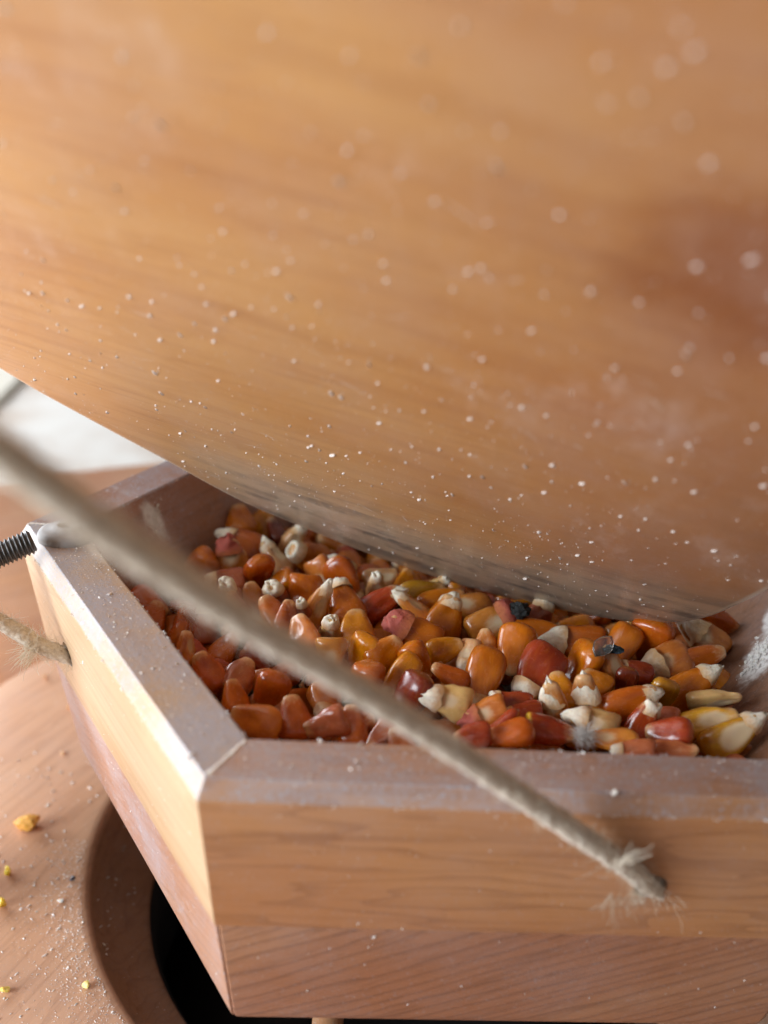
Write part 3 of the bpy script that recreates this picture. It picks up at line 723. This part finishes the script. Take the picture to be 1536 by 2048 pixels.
(23.5,-58.3,89.4, -0.96,0.19,0.22, 0.00,-0.76,0.65, 10.3,6.7,'Br',"folded beige kernel with a white crest, beside the fluff"),
(32.7,-50.2,89.4, 0.87,-0.03,0.49, -0.22,-0.92,0.34, 12.5,7.1,'Cp',"red orange boat shaped kernel with a white point up right"),
(24.8,-65.0,90.4, -0.95,0.28,-0.15, -0.25,-0.39,0.89, 10.5,5.0,'Tn',"tan orange kernel lying level at the front rim"),
(35.2,-40.0,87.8, -0.22,-0.30,-0.93, -0.18,-0.92,0.34, 7.1,5.0,'Dn',"purple red kernel under the blue mouldy one"),
(48.3,-10.7,84.8, -0.84,0.49,0.24, -0.47,-0.87,0.11, 7.9,5.9,'Gn',"yellow kernel with a pale end under the lid's tip"),
(47.9,-19.6,86.7, 0.04,-0.09,-1.00, -0.53,-0.85,0.05, 12.5,10.4,'Cn',"red and purple skinned crown to the right of the lid's tip"),
(48.6,-28.3,86.3, -0.90,-0.32,-0.30, -0.05,-0.61,0.79, 13.5,9.6,'TR',"pale orange kernel with a big ragged white tip facing left"),
(39.7,-33.8,87.2, -0.96,0.21,0.21, -0.04,-0.79,0.61, 7.9,5.1,'Rp',"red kernel with a small pale nib, left of the ragged white tip"),
(64.0,-13.7,84.9, -0.78,0.40,0.48, -0.07,-0.82,0.57, 13.5,8.4,'TR',"tan kernel with a white horn curving up left"),
(70.3,-4.2,84.3, 0.87,-0.38,-0.29, -0.41,-0.91,-0.04, 13.1,8.7,'Cn',"dark red orange kernel furthest right beneath the lid"),
(56.7,-27.4,87.0, 0.92,0.11,0.37, 0.04,-0.98,0.19, 12.9,7.2,'Cn',"red orange kernel against the right inner wall, under the horned one"),
(49.8,-40.5,87.5, 0.73,0.09,0.67, -0.27,-0.87,0.41, 13.5,8.4,'Op',"long glossy orange kernel with a white wedge tip at right"),
(53.0,-46.5,88.6, 0.87,-0.32,0.37, -0.13,-0.89,-0.44, 11.6,6.2,'Bn',"dented beige and yellow kernel at the right, upper of three"),
(48.1,-55.5,89.1, 0.89,-0.16,0.42, -0.42,-0.66,0.62, 13.0,6.2,'Yn',"yellow and beige wrinkled kernel at the right, middle of three"),
(52.1,-60.2,88.8, 0.69,0.03,0.73, -0.37,-0.85,0.38, 13.0,7.9,'wp',"cream white faced kernel with yellow sides in the front right corner"),
(33.6,-57.4,88.6, 0.33,0.18,0.93, -0.28,-0.92,0.28, 10.0,6.9,'Rb',"wrinkled pink red kernel with a small white cap"),
(38.1,-61.8,90.4, -0.81,0.45,-0.38, -0.58,-0.51,0.63, 9.2,6.4,'Rn',"smooth red orange kernel with a violet sheen near the front rim"),
(41.4,-46.3,88.9, -0.28,-0.07,-0.96, -0.25,-0.96,0.14, 8.5,6.2,'Mn',"dark yellow kernel in the gap left of the long glossy one"),
(39.7,-53.7,88.6, -0.93,0.36,-0.10, -0.22,-0.33,0.92, 7.5,4.9,'Pn',"pinkish beige kernel behind the violet sheened one"),
(29.0,-68.6,90.9, -0.99,0.11,-0.13, -0.17,-0.67,0.73, 8.5,4.2,'Pb',"pale pink kernel just showing over the front rim"),
(37.1,-67.1,89.9, 0.93,-0.26,0.25, -0.36,-0.59,0.72, 9.0,4.4,'Pn',"pinkish tan kernel half cut off by the front rim"),
(-57.6,-45.2,88.9, -0.54,0.57,0.62, -0.10,-0.77,0.62, 9.1,6.8,'Cn',"dark red orange kernel beside the left rim, under the cord"),
(-51.2,-45.6,88.7, 0.44,0.65,0.62, -0.12,-0.64,0.76, 8.2,6.6,'Pn',"pinkish tan kernel below the cord at the left"),
(-51.3,-54.7,89.4, -0.22,0.74,0.63, 0.57,-0.43,0.70, 7.4,5.7,'On',"small orange kernel below the cord, near the left rim"),
(-46.5,-63.3,90.2, -0.90,0.42,0.04, -0.30,-0.71,0.63, 9.9,6.9,'Un',"large tan orange kernel in the front left corner of the hopper"),
(-44.5,-51.7,89.2, -0.46,-0.36,-0.81, 0.21,-0.93,0.30, 9.1,7.3,'Cn',"red orange kernel below the cord, over the corner kernel"),
(-38.9,-60.9,89.3, -0.20,0.77,0.61, 0.00,-0.62,0.78, 8.9,7.4,'Cn',"dull red orange kernel by the front rim, below the cord"),
(-32.4,-63.7,90.5, -0.90,-0.05,-0.43, -0.09,-0.95,0.30, 8.6,6.3,'Pn',"dim pink kernel partly behind the cord by the front rim"),
(-63.7,-35.3,88.1, -0.03,0.38,0.93, 0.86,-0.47,0.22, 7.9,5.3,'Tn',"tan husk kernel with stray hairs against the left rim"),
(-3.4,-66.1,90.8, -0.96,0.02,-0.28, -0.18,-0.79,0.58, 7.5,5.0,'Rn',"dark red kernel at the front rim where the cord crosses"),
(-27.4,-62.9,89.3, -0.03,0.72,0.69, -0.24,-0.67,0.70, 8.1,6.0,'Cn',"red orange kernel hidden behind the cord near the front rim"),
]
rk = random.Random(5); byl = {}
for row in KTAB:
    x, y, z, a0, a1, a2, f0, f1, f2, L, W, cc, lab = row
    o = place(x, y, z, (a0, a1, a2), (f0, f1, f2), L, W, cc[0], cc[1], lab, rk)
    byl[lab] = (o, Vector((x, y, z)))
def find(s):
    for k, v in byl.items():
        if s in k: return v
# one kernel carries a bright yellow patch of its own
sk, _ = find('bright yellow spot')
sk.data = sk.data.copy(); sk.data.materials.clear(); sk.data.materials.append(M_spot)
# mould on two kernels, a clear flake of skin on one of them
def lump(name, parent, loc, rad, mat, seed, squash=(1, 1, 1)):
    bm = bmesh.new(); bmesh.ops.create_icosphere(bm, subdivisions=3, radius=1)
    for v in bm.verts:
        q = v.co * 2.2 + Vector((seed, 0, 0)); f = 1 + .45 * noise.noise(q) + .25 * noise.noise(q * 2.7)
        v.co = Vector((v.co.x * squash[0], v.co.y * squash[1], v.co.z * squash[2])) * f * rad * MM
    me = bpy.data.meshes.new(name); bm.to_mesh(me); bm.free(); me.materials.append(mat)
    o = bpy.data.objects.new(name, me); C.objects.link(o)
    o.location = loc
    if parent:
        o.parent = parent; o.matrix_parent_inverse = parent.matrix_world.inverted()
    return o
bpy.context.view_layer.update()
M_mould = plain('black_mould', (.018, .020, .020), .8, noise_scale=900, amt=.5, bump=.8, bscale=2200, bdist=.0004)
M_blue = plain('blue_mould', (.035, .075, .11), .75, noise_scale=1200, amt=.7, bump=.8, bscale=2400, bdist=.0004)
k, p = find('black mouldy end'); q = k.matrix_world @ Vector((.0, .05, .46))
lump('mould', k, q + Vector((.0006, -.0008, .0008)), 2.4, M_mould, 3, (1.1, 1, .9))
k, p = find('blue mouldy top'); q = k.matrix_world @ Vector((.05, .22, .44))
lump('mould', k, q + CR * .0010, 1.5, M_blue, 9, (1.5, .8, .6))
lump('mould', k, q - CR * .0022 - Vector((0, 0, .0007)), .8, M_mould, 14, (1.2, .8, .6))
wf = NT('clear_skin'); wf.set('Base Color', (.93, .88, .82, 1)); wf.set('Roughness', .12); wf.set('Transmission Weight', .95); wf.set('IOR', 1.35)
V = []; F = []
for i in range(7):
    for j in range(7):
        u, v = i / 6 - .5, j / 6 - .5; e = 1 - .25 * (abs(u) + abs(v)) * (abs(u) + abs(v))
        V.append(q + CR * (u * .0052 * e - .0018) - CD * (v * .0046 * e + .0010 + u * .0012) - CF * (.0016 + .0012 * (u * u) - .0008 * v))
for i in range(6):
    for j in range(6): F.append((i * 7 + j, i * 7 + j + 1, (i + 1) * 7 + j + 1, (i + 1) * 7 + j))
fk = mesh_obj('skin_flake', V, F, wf.m, None, smooth=True); sd = fk.modifiers.new('thick', 'SOLIDIFY'); sd.thickness = .00018
fk.parent = k; fk.matrix_parent_inverse = k.matrix_world.inverted()

# kernels half buried between and below the ones on top
LIDP = LO_ - LN * 4.0
def bed(y): return 210 - 119 - .085 * (y + 227.16 - 150)
def inside(x, y, z, mg):
    for i in range(6):
        a, e, nn = E_N[i]
        if (Vector((x, y)) - a).dot(nn) > -.4 * (100 - z) - mg: return False
    return True
tops = [v[1] for v in byl.values()]
rf = random.Random(17); fill = []
for layer, (dz, sp, cnt) in enumerate(((-6.4, 7.2, 9000), (-11.0, 7.4, 6000))):
    got = []
    for _ in range(cnt):
        x, y = rf.uniform(-82, 90), rf.uniform(-80, 72)
        z = bed(y) + dz + rf.uniform(-1.2, 1.2)
        if not inside(x, y, z, 3.5): continue
        if (Vector((x, y, z)) - LO_).dot(LN) < 3 and y > -10 and (Vector((x, y, z)) - LO_).dot(LE2) > -11.5: continue
        if any((x - g[0]) ** 2 + (y - g[1]) ** 2 < sp * sp for g in got): continue
        if layer == 0 and any((x - t.x) ** 2 + (y - t.y) ** 2 + (1.3 * (z - t.z)) ** 2 < 36 for t in tops): continue
        got.append((x, y, z))
    fill.append(got)
def rdir(r_):
    a = r_.uniform(0, 6.283); e = r_.gauss(0, .45); return Vector((math.cos(a) * math.cos(e), math.sin(a) * math.cos(e), math.sin(e)))
CN = {'O': 'orange', 'C': 'red orange', 'R': 'dark red', 'A': 'amber', 'U': 'pale orange', 'P': 'pinkish', 'T': 'tan'}
fillers = []
for x, y, z in fill[0]:
    ax = rdir(rf); fn = Vector((rf.gauss(0, .5), rf.gauss(-.4, .5), 1)); cl_ = rf.choice('OOOCCCRAUPT')
    fillers.append((place(x, y, z, ax, fn, rf.uniform(9.2, 11.2), rf.uniform(6.6, 8.0), cl_, rf.choice('nnnb'), 'x', rf), cl_, Vector((x, y, z))))
# the hidden depth of the heap, one mass
V = []; F = []
for x, y, z in fill[1]:
    me = rf.choice(KM['plain']); ax = rdir(rf); fn = Vector((rf.gauss(0, .5), rf.gauss(0, .5), 1)); fn = (fn - ax * fn.dot(ax)).normalized(); sx = fn.cross(ax)
    mw = frame(sx, fn, ax, Vector((x, y, z)) * MM) @ Matrix.Diagonal((7.8 * MM, 7.8 * MM, 10.5 * MM, 1))
    k0 = len(V); V += [mw @ v.co for v in me.vertices]; F += [tuple(k0 + i for i in p.vertices) for p in me.polygons]
hp = mesh_obj('buried_corn', V, F, plain('buried_corn_skin', (.45, .12, .012), .35, noise_scale=150, amt=.5), None, smooth=True)
hp['kind'] = 'stuff'; tag(hp, 'orange corn buried deep in the heap, below the kernels on top', 'corn', None)

# ------------------------------------------------------------------ jute cord: three twisted strands with loose fibres
ROPE = [(33.9, -86.9, 72.0), (27.4, -91.2, 77.9), (20.7, -95.0, 85.5), (12.5, -98.4, 93.4), (-2.1, -102.4, 106.0), (-16.6, -109.0, 120.3), (-32.7, -117.8, 136.5), (-45.5, -126.2, 149.6), (-55.7, -133.3, 161.0), (-62.5, -137.9, 169.0), (-67.7, -141.2, 175.3), (-75.9, -145.6, 183.4), (-88.7, -143.8, 184.7), (-112.0, -132.5, 173.2), (-144.6, -95.2, 139.2), (-150.6, -56.7, 110.8), (-133.4, -36.6, 100.3), (-118.3, -28.6, 94.4), (-106.8, -25.3, 86.9), (-99.9, -23.3, 80.5), (-93.7, -21.3, 76.2), (-88.0, -15.6, 70.7)]
path = catmull(ROPE, 26)
def strand_mat(name, a, b):
    w = NT(name)
    n1 = w.noise(w.coords('Object'), 900, 4, .65); n2 = w.noise(w.coords('Object'), 160, 3, .5)
    col = w.mix(w.ramp(n1, .35, .68), a, b); col = w.mix(w.ramp(n2, .5, .75, 0, .4), col, (.62, .55, .46))
    w.set('Base Color', col); w.set('Roughness', .9); w.set('Sheen Weight', .35); w.set('Sheen Roughness', .5)
    w.set('Normal', w.bump(n1, .9, .0006))
    return w.m
M_jute = strand_mat('jute', (.76, .68, .56), (.54, .45, .34))
cord = thing('jute_cord', 'frayed jute cord threaded through the front board, crossing in front of the corn', 'cord')
# parallel transport frames
T = []; Nn = []
for i in range(len(path)): T.append((path[min(i + 1, len(path) - 1)] - path[max(i - 1, 0)]).normalized())
u = T[0].orthogonal().normalized()
for t in T:
    u = (u - t * u.dot(t)).normalized(); Nn.append(u.copy())
S = [0.0]
for i in range(1, len(path)): S.append(S[-1] + (path[i] - path[i - 1]).length)
def off_pt(i, ang, rad): 
    b = T[i].cross(Nn[i]); return path[i] + (Nn[i] * math.cos(ang) + b * math.sin(ang)) * rad
NA = 12
for st in range(3):
    cen = []
    for i in range(len(path)):
        s = S[i]; lump_ = 1 + .10 * noise.noise(Vector((s * .13, st * 5, 0)))
        cen.append(off_pt(i, 2 * math.pi * (s / 17.0 + st / 3), 0.22 * lump_))
    V = []; F = []
    for i in range(len(cen)):
        t = (cen[min(i + 1, len(cen) - 1)] - cen[max(i - 1, 0)]).normalized(); a = (Nn[i] - t * Nn[i].dot(t)).normalized(); b = t.cross(a)
        for k in range(NA):
            an = 2 * math.pi * k / NA
            rad = 1.72 * (1 + .24 * noise.noise(Vector((S[i] * .5, k * .9, st * 3))) + .12 * noise.noise(Vector((S[i] * 1.7, k * 1.9, st * 7))))
            V.append((cen[i] + (a * math.cos(an) + b * math.sin(an)) * rad) * MM)
    for i in range(len(cen) - 1):
        for k in range(NA): k2 = (k + 1) % NA; F.append((i * NA + k, i * NA + k2, (i + 1) * NA + k2, (i + 1) * NA + k))
    mesh_obj('strand', V, F, M_jute, cord, smooth=True)
def hair_curve(name, splines, rad, mat, parent):
    V = []; F = []
    for pts in splines:
        k0 = len(V); m = len(pts)
        for k, p in enumerate(pts):
            t = (pts[min(k + 1, m - 1)] - pts[max(k - 1, 0)]).normalized(); a = t.orthogonal().normalized(); b = t.cross(a); rr_ = rad * (1.0 - .6 * k / m)
            for q in range(3): V.append(p + (a * math.cos(q * 2.0944) + b * math.sin(q * 2.0944)) * rr_)
        for k in range(m - 1):
            for q in range(3): q2 = (q + 1) % 3; F.append((k0 + k * 3 + q, k0 + k * 3 + q2, k0 + k * 3 + 3 + q2, k0 + k * 3 + 3 + q))
    o = mesh_obj(name, V, F, mat, parent); o['kind'] = 'stuff'
    return o
rh = random.Random(31); H = []
for _ in range(4200):
    i = rh.randrange(len(path) - 2)
    a = rh.uniform(0, 6.283); p = off_pt(i, a, 1.95); out = (p - path[i]).normalized()
    d = (out * rh.uniform(.0, .7) + T[i] * rh.uniform(-1, 1)).normalized(); L = rh.lognormvariate(.25, .5)
    if S[i] < 9 or S[-1] - S[i] < 22: L *= 1.5
    pts = []
    for k in range(4):
        pts.append(p * MM); d = (d + Vector((rh.gauss(0, .25), rh.gauss(0, .25), rh.gauss(0, .25)))).normalized(); p = p + d * L * .4
    H.append(pts)
hair_curve('loose_fibres', H, .00004, plain('jute_fibre', (.62, .54, .43), .8), cord)
# frayed wisps where it enters the front board
H = []
for base, dr, cnt in ((Vector((17.5, -99.6, 90.5)), Vector((.5, -.5, 1.0)), 16), (Vector((18.5, -97.5, 80.5)), Vector((-.1, -.3, -1)), 14), (Vector((23.5, -95.5, 80)), Vector((-.6, -.5, -.6)), 46), (Vector((-100, -25.5, 80)), Vector((-.5, -.5, -.6)), 60)):
    for _ in range(cnt):
        p = base + Vector((rh.gauss(0, .9), rh.gauss(0, .5), rh.gauss(0, .9))); d = (dr + Vector((rh.gauss(0, .28), rh.gauss(0, .28), rh.gauss(0, .28)))).normalized(); pts = []; L = rh.uniform(2.5, 7) * (.45 if cnt == 46 else 1)
        for k in range(5):
            pts.append(p * MM); d = (d + Vector((rh.gauss(0, .15), rh.gauss(0, .15), rh.gauss(0, .15)))).normalized(); p = p + d * L * .22
        H.append(pts)
hair_curve('frayed_wisps', H, .00007, plain('frayed_jute', (.70, .62, .50), .8), cord)

# ------------------------------------------------------------------ threaded screw pressing on the stop pad
M_steel = plain('dark_steel', (.16, .155, .155), .42, .9, noise_scale=400, amt=.4, bump=.3, bscale=1500)
scr = thing('adjusting_screw', 'dark threaded steel screw butting against the grey pad on the hopper corner', 'screw')
A_ = Vector((-101.2, -15.2, 102.9)); B_ = Vector((-139, -33.0, 89.0)); ax = (B_ - A_).normalized(); e1 = ax.orthogonal().normalized(); e2 = ax.cross(e1)
V = []; F = []; L = (B_ - A_).length; per = 1.0; ns = int(L / per * 8); NA = 28
for i in range(ns + 1):
    d = L * i / ns
    for k in range(NA):
        a = 2 * math.pi * k / NA; ph = ((d / per) + k / NA) % 1.0; tri = abs(ph - .5) * 2
        rad = 2.38 + .62 * min(1, max(0, (tri - .12) * 1.25))
        rad = min(rad, 2.15 + d * 1.3)
        V.append((A_ + ax * d + (e1 * math.cos(a) + e2 * math.sin(a)) * rad) * MM)
for i in range(ns):
    for k in range(NA): k2 = (k + 1) % NA; F.append((i * NA + k, (i + 1) * NA + k, (i + 1) * NA + k2, i * NA + k2))
F.append(tuple(range(NA))); F.append(tuple(ns * NA + k for k in range(NA))[::-1])
o = mesh_obj('threaded_rod', V, F, M_steel, scr, smooth=True)
def prism(name, cen, axis, r_, depth, nseg, mat, parent):
    axis = axis.normalized(); a = axis.orthogonal().normalized(); b = axis.cross(a); V = []
    for s in (-.5, .5):
        for k in range(nseg): an = 2 * math.pi * k / nseg; V.append((cen + axis * depth * s + (a * math.cos(an) + b * math.sin(an)) * r_) * MM)
    F = [tuple(range(nseg))[::-1], tuple(range(nseg, 2 * nseg))] + [(k, (k + 1) % nseg, (k + 1) % nseg + nseg, k + nseg) for k in range(nseg)]
    return add_bevel(mesh_obj(name, V, F, mat, parent), .0003)
prism('nut', A_ + ax * 33.5, ax, 5.8, 5, 6, M_steel, scr)
bx_ = A_ + ax * 39
V = [Vector((bx_.x + sx * 3, bx_.y + sy * 9, z)) * MM for z in (-1.0, bx_.z + 9) for sx, sy in ((-1, -1), (1, -1), (1, 1), (-1, 1))]
add_bevel(mesh_obj('bracket', V, [(3, 2, 1, 0), (4, 5, 6, 7), (0, 1, 5, 4), (1, 2, 6, 5), (2, 3, 7, 6), (3, 0, 4, 7)], M_steel, scr), .001)

# ------------------------------------------------------------------ corn grits and flour on the mill top
def grit(name, label, cat, x, y, sx, sy, sz, col, seed, group=None, rough=.35):
    bm = bmesh.new(); bmesh.ops.create_icosphere(bm, subdivisions=2, radius=1)
    rr = random.Random(seed); cuts = [(Vector((rr.gauss(0, 1), rr.gauss(0, 1), rr.gauss(0, .6))).normalized(), rr.uniform(.45, .8)) for _ in range(8)]
    for v in bm.verts:
        for nn, lim in cuts:
            ov = v.co.dot(nn) - lim
            if ov > 0: v.co -= nn * ov
        v.co *= 1 + .12 * noise.noise(v.co * 2.5 + Vector((seed, 0, 0)))
        v.co = Vector((v.co.x * sx, v.co.y * sy, v.co.z * sz)) * MM
    mz = min(v.co.z for v in bm.verts)
    me = bpy.data.meshes.new(name); bm.to_mesh(me); bm.free()
    w = NT(name + '_skin'); w.set('Base Color', w.mix(w.ramp(w.noise(w.coords('Object'), 900, 3, .6), .4, .65), col, tuple(min(1, c * 1.25 + .08) for c in col))); w.set('Roughness', rough)
    w.set('Subsurface Weight', .3); w.b.inputs['Subsurface Radius'].default_value = (1, .6, .15); w.b.inputs['Subsurface Scale'].default_value = .001
    me.materials.append(w.m)
    o = bpy.data.objects.new(name, me); C.objects.link(o); o.location = Vector((x, y, 0.02)) * MM - Vector((0, 0, mz)); o.rotation_euler = (0, 0, rr.uniform(0, .6))
    tag(o, label, cat, group)
G = 'crumbs on the mill top'
grit('corn_chip', 'amber translucent chip of corn, the largest crumb on the mill top', 'corn chip', -112.9, 4.2, 4.8, 3.0, 2.6, (.66, .33, .05), 2, G)
grit('corn_grit', 'bright yellow crumb below the large amber chip', 'corn grit', -113.6, -13.8, 1.3, 1.5, 1.4, (.80, .55, .02), 5, G)
grit('corn_grit', 'bright yellow crumb cut off by the left edge of the picture', 'corn grit', -111.8, -25.5, 1.5, 1.9, 1.5, (.78, .50, .02), 6, G)
grit('corn_grit', 'pale yellow crumb nearest the dark round opening', 'corn grit', -84.9, -49.6, 1.2, 1.3, .9, (.72, .60, .20), 7, G)
grit('corn_grit', 'pale yellow crumb in the bottom left corner', 'corn grit', -103.6, -51.5, 1.3, 1.3, 1.0, (.74, .58, .12), 8, G)
grit('dark_crumb', 'tiny blue black crumb between the amber chip and the opening', 'crumb', -96.1, -15.3, 1.0, .8, .7, (.05, .05, .07), 9, G, .6)
grit('white_crumb', 'small white flake below the blue black crumb', 'crumb', -97.3, -23, 1.3, .7, .5, (.80, .76, .72), 10, G, .7)
grit('tan_crumb', 'small tan crumb near the left wall of the hopper', 'crumb', -114.5, 62, 1.4, 1.3, 1.1, (.55, .30, .14), 12, G, .6)
grit('tan_crumb', 'tiny tan crumb farther along from the hopper\'s left wall', 'crumb', -127, 80, 1.1, 1.1, .8, (.55, .30, .14), 13, G, .6)
grit('tan_crumb', 'tiny tan crumb between the hopper wall and the amber chip', 'crumb', -111, 38, 1.0, .9, .7, (.55, .32, .16), 14, G, .6)
r = random.Random(77); P = []
def dust(x, y, s):
    rr = math.hypot(x, y)
    if rr > 94.5 and rr < 158: P.append((Vector((x, y, 0)) * MM, (0, 0, 1), s))
    elif 79 < rr < 91:
        z = -2 - 13.2 * (1 - math.sqrt(max(0, 1 - ((92.3 - rr) / 15.5) ** 2))) * .0 - (92.3 - rr) * .88
        P.append((Vector((x, y, z)) * MM, (0, 0, 1), s * .8))
for _ in range(1500): dust(r.uniform(-150, -60), r.uniform(-75, 110), r.lognormvariate(-.75, .5))
for _ in range(2600):       # thick near the opening
    a = math.radians(r.uniform(180, 225)); rr = 94.8 + abs(r.gauss(0, 7)); dust(rr * math.cos(a), rr * math.sin(a), r.lognormvariate(-.7, .5))
for _ in range(150): dust(r.uniform(-130, -80), r.uniform(-75, 40), r.uniform(1.4, 3.0))
df = flakes('flour_grains', P, .00018, M_flour, mill, seed=9)

# ------------------------------------------------------------------ grey fluff caught on the corn by the front rim, and stray hairs
H = []
rr = random.Random(3)
for _ in range(420):
    p = Vector((19.0, -65.6, 91.6)) + Vector((rr.gauss(0, .9), rr.gauss(0, .7), rr.gauss(0, .9))); d = rdir(rr); pts = []
    for k in range(5):
        pts.append(p * MM); d = (d + rdir(rr) * .6).normalized(); p = p + d * .5
    H.append(pts)
fz = hair_curve('grey_fluff', H, .00005, plain('fluff', (.58, .55, .52), .9), None)
fz['kind'] = 'thing'; tag(fz, 'small tuft of grey fluff caught on the corn at the front rim', 'fluff')
H = []
for _ in range(16):
    p = Vector((-65.5, -22.5, 92)) + Vector((rr.gauss(0, 1.5), rr.gauss(0, 2), rr.gauss(0, 1))); d = rdir(rr); pts = []
    for k in range(8):
        pts.append(p * MM); d = (d + rdir(rr) * .35).normalized(); p = p + d * 1.1
    H.append(pts)
fz = hair_curve('stray_hairs', H, .000035, plain('hair', (.45, .33, .2), .7), None)
fz['kind'] = 'thing'; tag(fz, 'few fine brown hairs inside the left rim, under the cord', 'hairs')

# ------------------------------------------------------------------ pale cloth on the worktop beyond
V = []; F = []; nx, ny = 26, 20
for i in range(nx + 1):
    for j in range(ny + 1):
        u, v = i / nx, j / ny; env = max(0.0, math.sin(math.pi * u) * math.sin(math.pi * v)) ** 1.3
        z = -61 + env * (5 + 2 * noise.noise(Vector((u * 4, v * 4, 0)))) + .5 * noise.noise(Vector((u * 12, v * 9, 4)))
        V.append(Vector((-470 + u * 190 + 6 * noise.noise(Vector((v * 5, u, 2))), 520 + v * 150, z)) * MM)
for i in range(nx):
    for j in range(ny): a = i * (ny + 1) + j; F.append((a, a + ny + 1, a + ny + 2, a + 1))
cl = mesh_obj('cream_cloth', V, F, plain('cream_cloth_weave', (.88, .82, .70), .9, bump=.3, bscale=900), None, smooth=True)
sd = cl.modifiers.new('thick', 'SOLIDIFY'); sd.thickness = .002; sd.offset = 1
tag(cl, 'blurred cream cloth on the white surface, far upper left', 'cloth')

# ------------------------------------------------------------------ half buried kernels: keep those that show as things, melt the rest into the buried mass
import re as _re
from bpy_extras.object_utils import world_to_camera_view as _w2c
bpy.context.view_layer.update()
dg = bpy.context.evaluated_depsgraph_get(); cp_ = cam.matrix_world.translation
def seen(o):
    n_ = 0; vs = o.data.vertices
    for k in range(0, len(vs), 7):
        p = o.matrix_world @ vs[k].co; d = (p - cp_); L_ = d.length
        hit, loc, *_r = scene.ray_cast(dg, cp_, d / L_, distance=L_ + .001)
        if hit and (loc - p).length < .0006: n_ += 1
    return n_
vis = [(seen(o), o, c, p) for o, c, p in fillers]
CUT = _re.compile(r'(?=,| (?:with|in|at|under|beside|against|behind|near|next|lying|standing|resting|between|just|deep|whose|leaning|by|over|above|below|squeezed|along|touching|to|left|right|pointing|facing|tucked|partly|hidden|half|furthest|aimed|rising|low)\b)')
def short(l):
    out = ''
    for c in CUT.split(l):
        if len((out + c).replace(',', '').split()) > 9: break
        out += c
    out = out if len(out.split()) > 1 else ' '.join(l.split()[:8])
    ws = out.replace(',', '').split()
    while ws[-1] in ('the', 'a', 'near', 'against', 'at', 'in', 'on', 'its', 'just', 'partly', 'with', 'of', 'pointing', 'lying'): ws.pop()
    return ' '.join(ws)
def scr(p): q = _w2c(scene, cam, p * MM); return Vector((q.x * 768, (1 - q.y) * 1024))
heroes = [(scr(p), l) for l, (o, p) in byl.items()]; used = set()
keep = []; drop = []
for v, o, c, p in vis: (keep if v >= 3 else drop).append((v, o, c, p))
for v, o, c, p in keep:
    s_ = scr(p); lab = None
    for hp_, hl in sorted(heroes, key=lambda h: (h[0] - s_).length)[:12]:
        d = s_ - hp_; w_ = ('right of' if d.x > 0 else 'left of') if abs(d.x) > abs(d.y) else ('below' if d.y > 0 else 'above')
        lab = 'sunken %s kernel just %s the %s' % (CN[c], w_, short(hl))
        if lab not in used and len(lab.split()) <= 16: break
    used.add(lab); o['label'] = lab
V = [v.co.copy() for v in hp.data.vertices]; F = [tuple(q.vertices) for q in hp.data.polygons]
for v, o, c, p in drop:
    k0 = len(V); V += [o.matrix_world @ x.co for x in o.data.vertices]; F += [tuple(k0 + i for i in q.vertices) for q in o.data.polygons]
    for ch in list(o.children): bpy.data.objects.remove(ch)
    bpy.data.objects.remove(o)
me = bpy.data.meshes.new('buried_corn'); me.from_pydata([tuple(x) for x in V], [], F); me.update()
me.polygons.foreach_set('use_smooth', [True] * len(me.polygons)); me.materials.append(hp.data.materials[0]); hp.data = me
